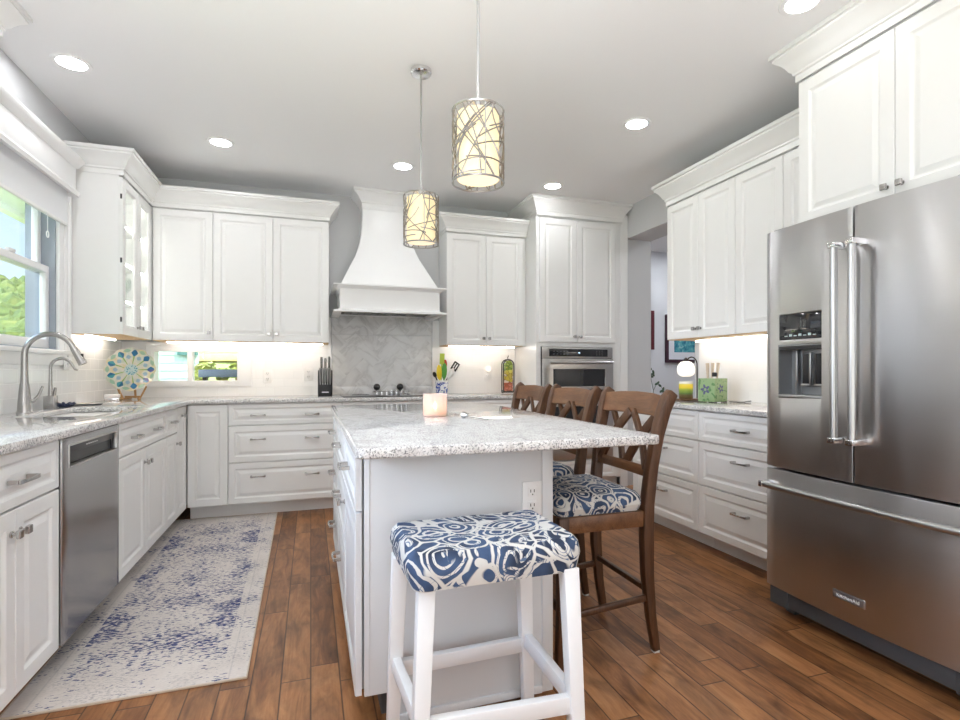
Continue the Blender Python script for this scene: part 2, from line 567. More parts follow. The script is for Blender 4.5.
def box(bm, x0, x1, y0, y1, z0, z1, bev=0.0, seg=2, mx=None):
    t = new()
    bmesh.ops.create_cube(t, size=1)
    for v in t.verts:
        v.co = Vector(((x0 + x1) / 2 + v.co.x * (x1 - x0), (y0 + y1) / 2 + v.co.y * (y1 - y0), (z0 + z1) / 2 + v.co.z * (z1 - z0)))
    if bev > 0:
        bmesh.ops.bevel(t, geom=t.edges[:], offset=bev, segments=seg, affect='EDGES', profile=0.5)
    return join(bm, t, mx)


def lathe(bm, prof, seg=24, mx=None, cap=True):
    """prof: list of (r, z) from bottom to top"""
    t = new()
    rings = []
    for r, z in prof:
        if r < 1e-6:
            rings.append([t.verts.new((0, 0, z))])
        else:
            rings.append([t.verts.new((r * math.cos(2 * PI * i / seg), r * math.sin(2 * PI * i / seg), z)) for i in range(seg)])
    for a, b in zip(rings, rings[1:]):
        for i in range(seg):
            j = (i + 1) % seg
            if len(a) == 1 and len(b) == 1: continue
            if len(a) == 1: t.faces.new((a[0], b[j], b[i]))
            elif len(b) == 1: t.faces.new((a[i], a[j], b[0]))
            else: t.faces.new((a[i], a[j], b[j], b[i]))
    if cap:
        if len(rings[0]) > 1: t.faces.new(rings[0][::-1])
        if len(rings[-1]) > 1: t.faces.new(rings[-1])
    return join(bm, t, mx)


def tube(bm, pts, rad, seg=10, cap=True, flat=None):
    """pts: list of points; rad: number or list; flat: (ax, ay) scale of the section"""
    pts = [Vector(p) for p in pts]
    n = len(pts)
    rads = rad if isinstance(rad, (list, tuple)) else [rad] * n
    t = new()
    rings = []
    up = None
    for i, p in enumerate(pts):
        d = (pts[min(i + 1, n - 1)] - pts[max(i - 1, 0)]).normalized()
        if up is None:
            up = Vector((0, 0, 1)) if abs(d.z) < 0.9 else Vector((0, 1, 0))
        s = d.cross(up).normalized()
        u = s.cross(d).normalized()
        up = u
        ring = []
        for k in range(seg):
            a = 2 * PI * k / seg
            ring.append(t.verts.new(p + rads[i] * (math.cos(a) * s + math.sin(a) * u)))
        rings.append(ring)
    for a, b in zip(rings, rings[1:]):
        for k in range(seg):
            j = (k + 1) % seg
            t.faces.new((a[k], a[j], b[j], b[k]))
    if cap:
        t.faces.new(rings[0][::-1]); t.faces.new(rings[-1])
    return join(bm, t)


def bar(bm, pts, w, h, up=(0, 0, 1), bev=0.0):
    """rectangular section swept along pts; w across, h along up"""
    pts = [Vector(p) for p in pts]
    n = len(pts)
    ws = w if isinstance(w, (list, tuple)) else [w] * n
    hs = h if isinstance(h, (list, tuple)) else [h] * n
    up = Vector(up)
    t = new()
    rings = []
    for i, p in enumerate(pts):
        d = (pts[min(i + 1, n - 1)] - pts[max(i - 1, 0)]).normalized()
        s = d.cross(up).normalized()
        u = s.cross(d).normalized()
        rings.append([t.verts.new(p + s * (a * ws[i] / 2) + u * (b * hs[i] / 2)) for a, b in ((-1, -1), (1, -1), (1, 1), (-1, 1))])
    for a, b in zip(rings, rings[1:]):
        for k in range(4):
            j = (k + 1) % 4
            t.faces.new((a[k], a[j], b[j], b[k]))
    t.faces.new(rings[0][::-1]); t.faces.new(rings[-1])
    bmesh.ops.recalc_face_normals(t, faces=t.faces[:])
    if bev > 0:
        es = [e for e in t.edges if len(e.link_faces) == 2 and e.calc_face_angle(0) > 0.9]
        bmesh.ops.bevel(t, geom=es, offset=bev, segments=2, affect='EDGES', profile=0.5)
    return join(bm, t)


def cells(bm, us, vs, filled, w0, w1, axes='xyz', bev=0.0, wfun=None):
    """slab made of grid cells: us, vs cut lists; filled(i,j); w0..w1 thickness.
    axes maps (u,v,w) to world letters, e.g. 'xzy' = u->x, v->z, w->y"""
    t = new()
    ix = ['xyz'.index(c) for c in axes]

    def P(u, v, w_):
        c = [0, 0, 0]
        c[ix[0]], c[ix[1]], c[ix[2]] = u, v, w_
        return c
    cache = {}

    def V(i, j, k):
        key = (i, j, k)
        if key not in cache:
            w_ = (w0, w1)[k]
            if wfun and k == 0: w_ = wfun(us[i])
            cache[key] = t.verts.new(P(us[i], vs[j], w_))
        return cache[key]
    F = lambda i, j: 0 <= i < len(us) - 1 and 0 <= j < len(vs) - 1 and filled(i, j)
    for i in range(len(us) - 1):
        for j in range(len(vs) - 1):
            if not F(i, j): continue
            for k in (0, 1):
                t.faces.new([V(i, j, k), V(i + 1, j, k), V(i + 1, j + 1, k), V(i, j + 1, k)])
            for di, dj, a, b in ((-1, 0, (i, j), (i, j + 1)), (1, 0, (i + 1, j), (i + 1, j + 1)), (0, -1, (i, j), (i + 1, j)), (0, 1, (i, j + 1), (i + 1, j + 1))):
                if not F(i + di, j + dj):
                    t.faces.new([V(*a, 0), V(*b, 0), V(*b, 1), V(*a, 1)])
    bmesh.ops.recalc_face_normals(t, faces=t.faces[:])
    if bev > 0:
        es = [e for e in t.edges if len(e.link_faces) == 2 and e.calc_face_angle(0) > 0.9]
        bmesh.ops.bevel(t, geom=es, offset=bev, segments=2, affect='EDGES', profile=0.5)
    return join(bm, t)


def prism(bm, poly, z0, z1, bev=0.0, seg=2, mx=None):
    t = new()
    a = [t.verts.new((x, y, z0)) for x, y in poly]
    b = [t.verts.new((x, y, z1)) for x, y in poly]
    t.faces.new(a[::-1]); t.faces.new(b)
    for i in range(len(a)):
        j = (i + 1) % len(a)
        t.faces.new((a[i], a[j], b[j], b[i]))
    bmesh.ops.recalc_face_normals(t, faces=t.faces[:])
    if bev > 0:
        es = [e for e in t.edges if len(e.link_faces) == 2 and e.calc_face_angle(0) > 0.9]
        bmesh.ops.bevel(t, geom=es, offset=bev, segments=seg, affect='EDGES', profile=0.5)
    return join(bm, t, mx)


def sweep(bm, path, prof):
    """profile (out, z) swept along an XY path; 'out' is to the right of travel"""
    n = len(path)
    t = new()
    rings = []
    for i in range(n):
        p = Vector(path[i])
        dirs = []
        if i > 0: dirs.append((p - Vector(path[i - 1])).normalized())
        if i < n - 1: dirs.append((Vector(path[i + 1]) - p).normalized())
        ns = [Vector((d.y, -d.x)) for d in dirs]
        if len(ns) == 1: nn = ns[0]
        else:
            nn = (ns[0] + ns[1])
            nn = nn / max(1e-6, nn.length_squared) * 2
        rings.append([t.verts.new((p.x + nn.x * o, p.y + nn.y * o, z)) for o, z in prof])
    k = len(prof)
    for a, b in zip(rings, rings[1:]):
        for i in range(k):
            j = (i + 1) % k
            t.faces.new((a[i], a[j], b[j], b[i]))
    t.faces.new(rings[0]); t.faces.new(rings[-1][::-1])
    bmesh.ops.recalc_face_normals(t, faces=t.faces[:])
    return join(bm, t)


def build(name, bm, m, parent=None, loc=None, rotz=None, smooth=True, angle=35):
    me = bpy.data.meshes.new(name)
    bmesh.ops.recalc_face_normals(bm, faces=bm.faces[:])
    bm.to_mesh(me)
    bm.free()
    if smooth:
        for p in me.polygons: p.use_smooth = True
        me.set_sharp_from_angle(angle=R(angle))
    me.materials.append(M[m] if isinstance(m, str) else m)
    o = bpy.data.objects.new(name, me)
    COL.objects.link(o)
    if parent: o.parent = parent
    if loc: o.location = loc
    if rotz: o.rotation_euler = (0, 0, rotz)
    return o


def inst(name, me_obj, parent, loc=(0, 0, 0), rot=(0, 0, 0)):
    o = bpy.data.objects.new(name, me_obj.data if hasattr(me_obj, 'data') else me_obj)
    COL.objects.link(o)
    o.parent = parent
    o.location = loc
    o.rotation_euler = rot
    return o


def tag(o, label, cat, group=None, kind=None):
    o['label'] = label
    o['category'] = cat
    if group: o['group'] = group
    if kind: o['kind'] = kind
    return o


def thing(name, label, cat, loc=(0, 0, 0), rotz=0.0, group=None):
    o = bpy.data.objects.new(name, None)
    o.empty_display_size = 0.1
    COL.objects.link(o)
    o.location = loc
    o.rotation_euler = (0, 0, rotz)
    return tag(o, label, cat, group)


def struct(name, bm, m, smooth=True):
    o = build(name, bm, m, smooth=smooth)
    o['kind'] = 'structure'
    return o


def copy_tree(o, parent=None):
    c = o.copy()
    COL.objects.link(c)
    c.parent = parent
    for ch in list(o.children):
        copy_tree(ch, c)
    return c


# ------------------------------------------------------------------ room shell
H = 2.743
XL, XR, YB, YF = -1.47, 2.95, 5.15, -2.5
bm = new(); box(bm, -1.7, 6.2, -2.7, 6.4, -0.12, 0.0)
struct('floor', bm, 'floor')
bm = new(); box(bm, -1.7, 6.2, -2.7, 6.4, H, H + 0.12)
struct('ceiling', bm, 'ceil')


def wall_x(name, x0, x1, ys, zs, holes, m='wall'):
    bm = new()
    cells(bm, ys, zs, lambda i, j: (i, j) not in holes, x0, x1, 'yzx')
    return struct(name, bm, m)


def wall_y(name, y0, y1, xs, zs, holes, m='wall'):
    bm = new()
    cells(bm, xs, zs, lambda i, j: (i, j) not in holes, y0, y1, 'xzy')
    return struct(name, bm, m)


wall_x('wall_left', -1.62, XL, [-2.5, 0.7, 2.2, 3.06, 3.97, 5.3], [0, 0.55, 1.245, 2.42, 2.43, H], {(1, 2), (3, 2)})
wall_y('wall_back', YB, 5.30, [XL, -1.255, -0.585, 3.24], [0, 1.025, 1.315, H], {(1, 1)})
wall_x('wall_right', XR, 3.24, [-2.5, 3.62, 4.63, 5.15], [0, 2.435, H], {(1, 0)})
wall_y('wall_front', -2.65, YF, [-1.62, -1.5, 0.4, 1.3, 2.8, 3.24], [0, 0.1, 2.34, H], {(1, 1), (3, 1)})
wall_y('wall_hall_back', 6.2, 6.35, [2.95, 6.1], [0, H], set(), 'hall')
wall_x('wall_hall_left', 2.95, 3.24, [5.30, 6.2], [0, H], set(), 'hall')
wall_x('wall_hall_right', 6.0, 6.15, [2.4, 6.2], [0, H], set(), 'hall')
wall_y('wall_hall_front', 2.3, 2.42, [3.24, 6.1], [0, H], set(), 'hall')

# tiled backsplashes (thin tile layers on the walls)
bm = new()
cells(bm, [-1.47, -1.275, -0.495, 0.183, 1.109, 1.97], [0.90, 1.005, 1.335, 1.372, 1.62],
      lambda i, j: not (i == 1 and j in (1,)) and not (j == 3 and i < 2) and i != 3, YB - 0.008, YB, 'xzy')
struct('trim_1', bm, 'tilex')
bm = new(); cells(bm, [2.0, 3.06, 3.97, 4.13, 5.142], [0.90, 1.20, 1.24, 1.372], lambda i, j: j == 0 or i == 3, XL, XL + 0.008, 'yzx')
struct('trim_2', bm, 'tiley')
bm = new(); box(bm, XR - 0.008, XR, 2.0, 3.56, 0.90, 1.372)
struct('trim_3', bm, 'tiley')
bm = new()
box(bm, 0.183, 1.109, YB - 0.014, YB, 0.985, 1.70)
struct('trim_4', bm, 'marble')
bm = new()
box(bm, 0.183, 1.109, YB - 0.02, YB, 0.914, 0.985, 0.002)
struct('trim_5', bm, 'marbleplain')
bm = new()
for x0, x1 in ((0.176, 0.186), (1.106, 1.116)):
    box(bm, x0, x1, YB - 0.02, YB, 0.914, 1.70, 0.003)
box(bm, 0.176, 1.116, YB - 0.02, YB, 1.465, 1.475, 0.002)
struct('trim_6', bm, 'marbleplain')


# ------------------------------------------------------------------ windows
def sash_window_left():
    # double-hung window in the left wall, seen at a glancing angle
    bm = new()
    y0, y1, z0, z1 = 3.06, 3.97, 1.245, 2.43
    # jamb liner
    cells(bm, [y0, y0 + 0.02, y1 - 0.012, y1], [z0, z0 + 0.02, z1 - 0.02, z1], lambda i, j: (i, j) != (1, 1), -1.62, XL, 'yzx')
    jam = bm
    bm = new()
    # casing on the wall
    cells(bm, [y0 - 0.10, y0 + 0.005, y1 - 0.005, y1 + 0.15], [z0 - 0.08, z0 + 0.01, z1 - 0.01, z1 + 0.05],
          lambda i, j: (i, j) != (1, 1), XL, XL + 0.02, 'yzx', 0.003)
    box(bm, XL, XL + 0.028, y1 + 0.12, y1 + 0.155, z0 - 0.08, z1, 0.006)
    box(bm, XL, XL + 0.026, y1 + 0.06, y1 + 0.075, z0 - 0.06, z1, 0.004)
    # stool and apron
    box(bm, XL - 0.02, XL + 0.035, y0 - 0.12, y1 + 0.13, z0 - 0.015, z0 + 0.012, 0.005)
    w_ = struct('window_1', bm, 'trim')
    build('jamb_liner', jam, simple('shaded_grey_liner', (0.36, 0.40, 0.46), 0.5), w_)  # shade on the jamb is put into its grey colour
    zm = 1.742
    for nm, xa, xb, za, zb in (('lower_sash', -1.535, -1.50, z0 + 0.02, zm + 0.02), ('upper_sash', -1.575, -1.54, zm - 0.02, z1 - 0.02)):
        bm = new()
        cells(bm, [y0 + 0.02, y0 + 0.065, y1 - 0.05, y1 - 0.012], [za, za + 0.055, zb - 0.04, zb], lambda i, j: (i, j) != (1, 1), xa, xb, 'yzx', 0.004)
        s = build(nm, bm, 'trim', w_)
        bm = new(); box(bm, (xa + xb) / 2 - 0.002, (xa + xb) / 2 + 0.002, y0 + 0.06, y1 - 0.045, za + 0.05, zb - 0.035)
        build('pane', bm, 'pane', s)
    bm = new(); box(bm, -1.52, -1.495, 3.50, 3.56, zm + 0.02, zm + 0.04, 0.005)
    build('sash_lock', bm, 'plate', w_)


sash_window_left()

bm = new()
xs = [-1.285, -1.245, -0.985, -0.945, -0.592, -0.490]
zs = [1.0, 1.05, 1.292, 1.34]
cells(bm, xs, zs, lambda i, j: not (j == 1 and i in (1, 3)), YB - 0.022, YB, 'xzy', 0.004)
cells(bm, [-1.255, -1.235, -0.605, -0.585], [1.025, 1.04, 1.30, 1.315], lambda i, j: (i, j) != (1, 1), YB, 5.30, 'xzy')
box(bm, -0.985, -0.945, YB, YB + 0.06, 1.04, 1.30)
win2 = struct('window_2', bm, 'trim')
for x0, x1 in ((-1.25, -0.98), (-0.95, -0.587)):
    bm = new(); box(bm, x0, x1, YB + 0.03, YB + 0.034, 1.03, 1.31)
    build('pane', bm, 'pane', win2)

# large unseen windows added behind the camera to let daylight in
for k, (x0, x1) in enumerate(((-1.5, 0.4), (1.3, 2.8))):
    bm = new()
    xm = (x0 + x1) / 2
    cells(bm, [x0, x0 + 0.06, xm - 0.04, xm + 0.04, x1 - 0.06, x1], [0.1, 0.16, 2.28, 2.34], lambda i, j: not (j == 1 and i in (1, 3)), -2.60, -2.54, 'xzy')
    struct('window_%d' % (k + 3), bm, 'trim')
bm = new()
cells(bm, [0.7, 0.75, 1.42, 1.48, 2.15, 2.2], [1.245, 1.295, 2.37, 2.42], lambda i, j: not (j == 1 and i in (1, 3)), -1.58, -1.52, 'yzx')
struct('window_5', bm, 'trim')  # unseen window added so western sky light reaches the room

# ------------------------------------------------------------------ hardware and fronts
CACHE = {}


def pull_mesh(L):
    key = ('pull', L)
    if key not in CACHE:
        bm = new()
        for s in (-1, 1):
            box(bm, s * (L / 2 - 0.007) - 0.007, s * (L / 2 - 0.007) + 0.007, -0.028, 0.0, -0.007, 0.007, 0.0015)
        pts = [(-L / 2 + 0.002, -0.030, 0), (-L / 4, -0.034, 0), (0, -0.036, 0), (L / 4, -0.034, 0), (L / 2 - 0.002, -0.030, 0)]
        bar(bm, pts, 0.009, [0.013, 0.010, 0.008, 0.010, 0.013], (0, 0, 1), 0.0012)
        me = bpy.data.meshes.new('handle'); bm.to_mesh(me); bm.free()
        me.materials.append(M['handle'])
        CACHE[key] = me
    return CACHE[key]


def knob_mesh():
    if 'knob' not in CACHE:
        bm = new()
        tube(bm, [(0, 0, 0), (0, -0.004, 0), (0, -0.005, 0), (0, -0.018, 0)], [0.010, 0.010, 0.005, 0.006], 10)
        box(bm, -0.013, 0.013, -0.030, -0.017, -0.013, 0.013, 0.003)
        me = bpy.data.meshes.new('knob'); bm.to_mesh(me); bm.free()
        me.materials.append(M['handle'])
        CACHE['knob'] = me
    return CACHE['knob']


def front_mesh(w_, h, rail, m, glass=False):
    key = (round(w_, 4), round(h, 4), rail, m, glass)
    if key in CACHE: return CACHE[key]
    bm = new()
    # concentric rectangular rings: (inset, y); y negative is outwards
    rings = [(0.0, 0.021), (0.0, 0.003), (0.003, 0.0), (rail - 0.004, 0.0), (rail, 0.003), (rail + 0.006, 0.008)]
    if glass:
        rings += [(rail + 0.006, 0.021)]
    else:
        rings += [(rail + 0.012, 0.0085), (rail + 0.034, 0.002)]
    R_ = []
    for a, y in rings:
        R_.append([bm.verts.new(c) for c in ((a, y, a), (w_ - a, y, a), (w_ - a, y, h - a), (a, y, h - a))])
    for a, b in zip(R_, R_[1:]):
        for i in range(4):
            j = (i + 1) % 4
            bm.faces.new((a[i], a[j], b[j], b[i]))
    if glass:
        for i in range(4):
            j = (i + 1) % 4
            bm.faces.new((R_[-1][i], R_[-1][j], R_[0][j], R_[0][i]))
    else:
        bm.faces.new(R_[-1]); bm.faces.new(R_[0][::-1])
    bmesh.ops.recalc_face_normals(bm, faces=bm.faces[:])
    me = bpy.data.meshes.new('door'); bm.to_mesh(me); bm.free()
    me.materials.append(M[m])
    CACHE[key] = me
    return me


def front(parent, kind, x0, x1, z0, z1, pulls=(), knobs=(), m='cab', gap=0.0017, pl=0.11, rail=None, y=0.0):
    w_, h = x1 - x0 - 2 * gap, z1 - z0 - 2 * gap
    if rail is None: rail = 0.056 if kind != 'drawer' else (0.034 if h < 0.2 else 0.046)
    glass = kind == 'glass_door'
    o = inst(kind if not glass else 'glass_door', front_mesh(w_, h, rail, m, glass), parent, (x0 + gap, y, z0 + gap))
    for px, pz in pulls:
        inst('handle', pull_mesh(pl), o, (px - x0 - gap, 0, pz - z0 - gap))
    for px, pz in knobs:
        inst('knob', knob_mesh(), o, (px - x0 - gap, 0, pz - z0 - gap))
    if glass:
        bm = new(); box(bm, rail, w_ - rail, 0.012, 0.016, rail, h - rail)
        build('glass_pane', bm, 'clear', o)
    return o


def carcass(parent, x0, x1, depth, z0, z1, toe=True, m='cab', name='body'):
    bm = new()
    box(bm, x0, x1, 0.0215, depth, z0, z1)
    o = build(name, bm, m, parent)
    if toe:
        bm = new(); box(bm, x0, x1, 0.118, depth - 0.05, 0.0, z0)
        build('toe_kick', bm, m, parent)
    return o


D = 0.60
ZD0, ZD1 = 0.11, 0.878   # front range of base units
BG = 'white base cabinets'

# left run (faces +X): origin at (XL face -0.874, y), rotz 90
def left_unit(y0, label, name='base_cabinet'):
    return thing(name, label, 'cabinet', (-0.874, y0, 0), R(90), BG)


t = left_unit(1.766, 'white base cabinet left of the dishwasher, drawer over two doors, at the left edge')
carcass(t, 0, 0.620, 0.59, 0.11, 0.882)
front(t, 'drawer', 0, 0.620, 0.702, ZD1, pulls=[(0.325, 0.787)], pl=0.13)
front(t, 'door', 0, 0.310, ZD0, 0.698, knobs=[(0.310 - 0.028, 0.625)])
front(t, 'door', 0.310, 0.620, ZD0, 0.698, knobs=[(0.310 + 0.028, 0.625)])

t = left_unit(3.024, 'white sink base cabinet between the dishwasher and the corner, wide front with two pulls')
carcass(t, 0, 0.912, 0.59, 0.11, 0.882)
# the top of the carcass is cut away by the sink bowl: see worktop
front(t, 'drawer', 0, 0.912, 0.707, ZD1, pulls=[(0.25, 0.787), (0.66, 0.787)], pl=0.11)
front(t, 'door', 0, 0.456, ZD0, 0.703, knobs=[(0.456 - 0.026, 0.625)])
front(t, 'door', 0.456, 0.912, ZD0, 0.703, knobs=[(0.456 + 0.026, 0.625)])

t = left_unit(3.938, 'narrow white base cabinet right of the sink unit, one small drawer over one door')
carcass(t, 0, 0.300, 0.59, 0.11, 0.882)
front(t, 'drawer', 0, 0.300, 0.707, ZD1, pulls=[(0.15, 0.79)], pl=0.09)
front(t, 'door', 0, 0.300, ZD0, 0.703, knobs=[(0.274, 0.63)])

t = left_unit(4.240, 'slim full-height white pull-out cabinet in the inner corner of the left run')
carcass(t, 0, 0.285, 0.59, 0.11, 0.882)
front(t, 'door', 0, 0.285, ZD0, ZD1, knobs=[(0.13, 0.81)])

# back run (faces -Y)
def back_unit(x0, label, name='base_cabinet', y=4.531):
    return thing(name, label, 'cabinet', (x0, y, 0), 0, BG)


t = back_unit(-0.872, 'white base cabinet in the back left corner with one plain tall door')
carcass(t, 0, 0.275, 0.60, 0.11, 0.882)
front(t, 'door', 0, 0.275, ZD0, ZD1)
t = back_unit(-0.595, 'wide white three-drawer base cabinet under the knife block')
carcass(t, 0, 0.832, 0.60, 0.11, 0.882)
for z0, z1, pz in ((0.714, ZD1, 0.79), (0.43, 0.710, 0.606), (0.112, 0.426, 0.32)):
    front(t, 'drawer', 0, 0.832, z0, z1, pulls=[(0.21, pz), (0.605, pz)], pl=0.11)
t = back_unit(0.240, 'white base cabinet under the cooktop, mostly hidden by the island')
carcass(t, 0, 0.838, 0.60, 0.11, 0.882)
front(t, 'drawer', 0, 0.838, 0.714, ZD1)
front(t, 'door', 0, 0.419, ZD0, 0.710, knobs=[(0.393, 0.64)])
front(t, 'door', 0.419, 0.838, ZD0, 0.710, knobs=[(0.445, 0.64)])
t = back_unit(1.081, 'white base cabinet beside the oven tower, its drawer seen over the island')
carcass(t, 0, 0.880, 0.60, 0.11, 0.882)
front(t, 'drawer', 0, 0.880, 0.714, ZD1, pulls=[(0.44, 0.79)])
front(t, 'door', 0, 0.440, ZD0, 0.710, knobs=[(0.414, 0.64)])
front(t, 'door', 0.440, 0.880, ZD0, 0.710, knobs=[(0.466, 0.64)])

# right run (faces -X): origin y is the far end, local x runs towards the camera
def right_unit(y1, label, name='base_cabinet'):
    return thing(name, label, 'cabinet', (2.322, y1, 0), R(-90), BG)


t = right_unit(3.550, 'white three-drawer base cabinet on the right under the candle lamp')
carcass(t, 0, 0.731, 0.615, 0.11, 0.882)
for z0, z1, pz in ((0.690, ZD1, 0.785), (0.415, 0.686, 0.603), (0.112, 0.411, 0.308)):
    front(t, 'drawer', 0, 0.731, z0, z1, pulls=[(0.365, pz)], pl=0.12)
t = right_unit(2.817, 'white three-drawer base cabinet right beside the refrigerator')
carcass(t, 0, 0.731, 0.615, 0.11, 0.882)
for z0, z1, pz in ((0.690, ZD1, 0.785), (0.415, 0.686, 0.603), (0.112, 0.411, 0.308)):
    front(t, 'drawer', 0, 0.731, z0, z1, pulls=[(0.365, pz)], pl=0.12)

# ------------------------------------------------------------------ worktops
bm = new()
cells(bm, [XL, -1.335, -0.985, -0.846, 0.240, 1.08, 1.968], [1.75, 3.06, 3.83, 4.505, YB - 0.008],
      lambda i, j: (i < 3 or j == 3) and not (i == 1 and j == 1), 0.884, 0.914, 'xyz', 0.004)
tag(build('worktop', bm, 'quartz'), 'long L-shaped speckled quartz worktop on the left and back cabinets', 'worktop')
bm = new()
box(bm, 2.294, XR - 0.008, 2.08, 3.562, 0.884, 0.914, 0.004)
tag(build('worktop', bm, 'quartz'), 'short speckled quartz worktop on the right beside the refrigerator', 'worktop')

t = thing('kitchen_sink', 'stainless undermount sink set in the worktop below the left window', 'sink', (-1.16, 3.445, 0.70))
bm = new()
cells(bm, [-0.185, -0.168, 0.168, 0.185], [-0.395, -0.378, 0.378, 0.395], lambda i, j: (i, j) != (1, 1), 0.0, 0.182, 'xyz')
box(bm, -0.185, 0.185, -0.395, 0.395, -0.01, 0.0)
build('bowl', bm, 'nickel', t)
bm = new(); lathe(bm, [(0.04, 0), (0.045, 0.003), (0.02, 0.004), (0, 0.002)], 20)
build('drain', bm, 'chrome', t, (0, 0, 0.0005))

# ------------------------------------------------------------------ dishwasher
t = thing('dishwasher', 'stainless steel dishwasher with a pocket handle in the left cabinet run', 'dishwasher', (-0.868, 2.392, 0), R(90))
W = 0.626
bm = new(); box(bm, 0.004, W - 0.004, 0.03, 0.58, 0.10, 0.88)
build('body', bm, 'darkgrey', t)
bm = new()
cells(bm, [0.003, 0.060, 0.590, W - 0.003], [0.115, 0.765, 0.846, 0.876], lambda i, j: (i, j) != (1, 1), 0.0, 0.028, 'xzy', 0.003)
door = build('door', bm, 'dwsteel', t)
bm = new()
cells(bm, [0.056, 0.064, 0.586, 0.594], [0.761, 0.768, 0.843, 0.850], lambda i, j: (i, j) != (1, 1), -0.003, 0.02, 'xzy', 0.0015)
build('pocket_rim', bm, 'bar', door)
bm = new(); box(bm, 0.06, 0.59, 0.026, 0.0295, 0.765, 0.85)
build('handle_pocket', bm, 'black', door)
bm = new(); box(bm, 0.065, 0.585, 0.014, 0.025, 0.812, 0.843, 0.002)
build('control_strip', bm, simple('smoked_control_strip', (0.05, 0.05, 0.052), 0.3), door)
bm = new()
for k in range(6):
    box(bm, 0.27 + k * 0.022, 0.279 + k * 0.022, 0.012, 0.0145, 0.824, 0.829)
build('button', bm, 'plate', door)
bm = new(); box(bm, 0.004, W - 0.004, 0.115, 0.14, 0.0, 0.11)
build('toe_kick', bm, 'black', t)

# ------------------------------------------------------------------ upper cabinets
UB, UT = 1.372, 2.408
UG = 'white wall cabinets'
CROWN = [(0, 0), (0.006, 0), (0.006, 0.030), (0.014, 0.034), (0.014, 0.044), (0.026, 0.056), (0.034, 0.072), (0.048, 0.092), (0.064, 0.106), (0.074, 0.116), (0.074, 0.126), (0.084, 0.130), (0.084, 0.150), (0, 0.150)]


def crown(path, z0, h=0.150, out=0.084):
    bm = new()
    sweep(bm, path, [(o * out / 0.084, z0 + z * h / 0.150) for o, z in CROWN])
    return bm


def upper(t, W, doors, depth, z0=UB, z1=UT, m='cab', knobz=0.065, extra=0.0):
    """doors: list of (x0, x1, knobside)"""
    bm = new(); box(bm, 0, W + extra, 0.0215, depth, z0 + 0.004, z1 + 0.04)
    build('body', bm, m, t)
    bm = new(); box(bm, 0.002, W - 0.002, 0.012, depth - 0.004, z0 - 0.003, z0 + 0.004)
    build('bottom_panel', bm, 'maple', t)
    for x0, x1, s in doors:
        k = []
        if s == 'r': k = [(x1 - 0.028, z0 + knobz)]
        if s == 'l': k = [(x0 + 0.028, z0 + knobz)]
        front(t, 'door', x0, x1, z0, z1, knobs=k)


t = thing('wall_cabinet', 'white single-door wall cabinet in the left corner beside the glass-door cabinet', 'cabinet', (-1.170, 4.831, 0), 0, UG)
upper(t, 0.425, [(0, 0.425, 'r')], 0.316)
t = thing('wall_cabinet', 'white two-door wall cabinet left of the range hood', 'cabinet', (-0.745, 4.831, 0), 0, UG)
upper(t, 0.893, [(0, 0.447, 'r'), (0.447, 0.893, 'l')], 0.316)
t = thing('wall_cabinet', 'white two-door wall cabinet between the range hood and the oven tower', 'cabinet', (1.183, 4.831, 0), 0, UG)
upper(t, 0.755, [(0, 0.380, 'r'), (0.380, 0.755, 'l')], 0.316, extra=0.034)
struct('trim_7', crown([(-1.170, 4.831), (0.148, 4.831), (0.148, 5.145)], UT + 0.008), 'cab')
struct('trim_8', crown([(1.183, 5.145), (1.183, 4.831), (1.972, 4.831)], UT + 0.008), 'cab')

# glass-door cabinet on the left wall
t = thing('glass_cabinet', 'white wall cabinet with two glass doors beside the left window', 'cabinet', (-1.171, 4.143, 0), R(90), UG)
W = 0.687
bm = new()
box(bm, 0, 0.018, 0.0215, 0.296, UB, UT + 0.04)
box(bm, W - 0.018, W, 0.0215, 0.296, UB, UT + 0.04)
box(bm, 0.018, W - 0.018, 0.285, 0.296, UB, UT + 0.04)
box(bm, 0.018, W - 0.018, 0.0215, 0.285, UT, UT + 0.04)
box(bm, 0.018, W - 0.018, 0.0215, 0.285, UB + 0.004, UB + 0.02)
build('body', bm, 'cab', t)
bm = new(); box(bm, 0.002, W - 0.002, 0.012, 0.29, UB - 0.003, UB + 0.0035)
build('bottom_panel', bm, 'maple', t)
for zz in (1.62, 1.88, 2.14):
    bm = new(); box(bm, 0.019, W - 0.019, 0.05, 0.284, zz, zz + 0.012)
    build('shelf', bm, 'cab', t)
for zz in (1.617, 1.877, 2.137, 2.405):
    bm = new(); box(bm, 0.04, W - 0.04, 0.052, 0.062, zz - 0.008, zz - 0.0005)
    build('interior_light', bm, 'cabled', t)
bm = new()
for zz in (1.47, 1.86, 2.28):
    box(bm, -0.0015, 0.004, 0.004, 0.015, zz - 0.016, zz + 0.016, 0.001)
build('hinge', bm, 'black', t)
front(t, 'glass_door', 0, W / 2, UB, UT, knobs=[(W / 2 - 0.03, UB + 0.065)], rail=0.06)
front(t, 'glass_door', W / 2, W, UB, UT, knobs=[(W / 2 + 0.03, UB + 0.065)], rail=0.06)
struct('trim_9', crown([(XL + 0.001, 4.143), (-1.171, 4.143), (-1.171, 4.829)], UT + 0.008, 0.158), 'cab')

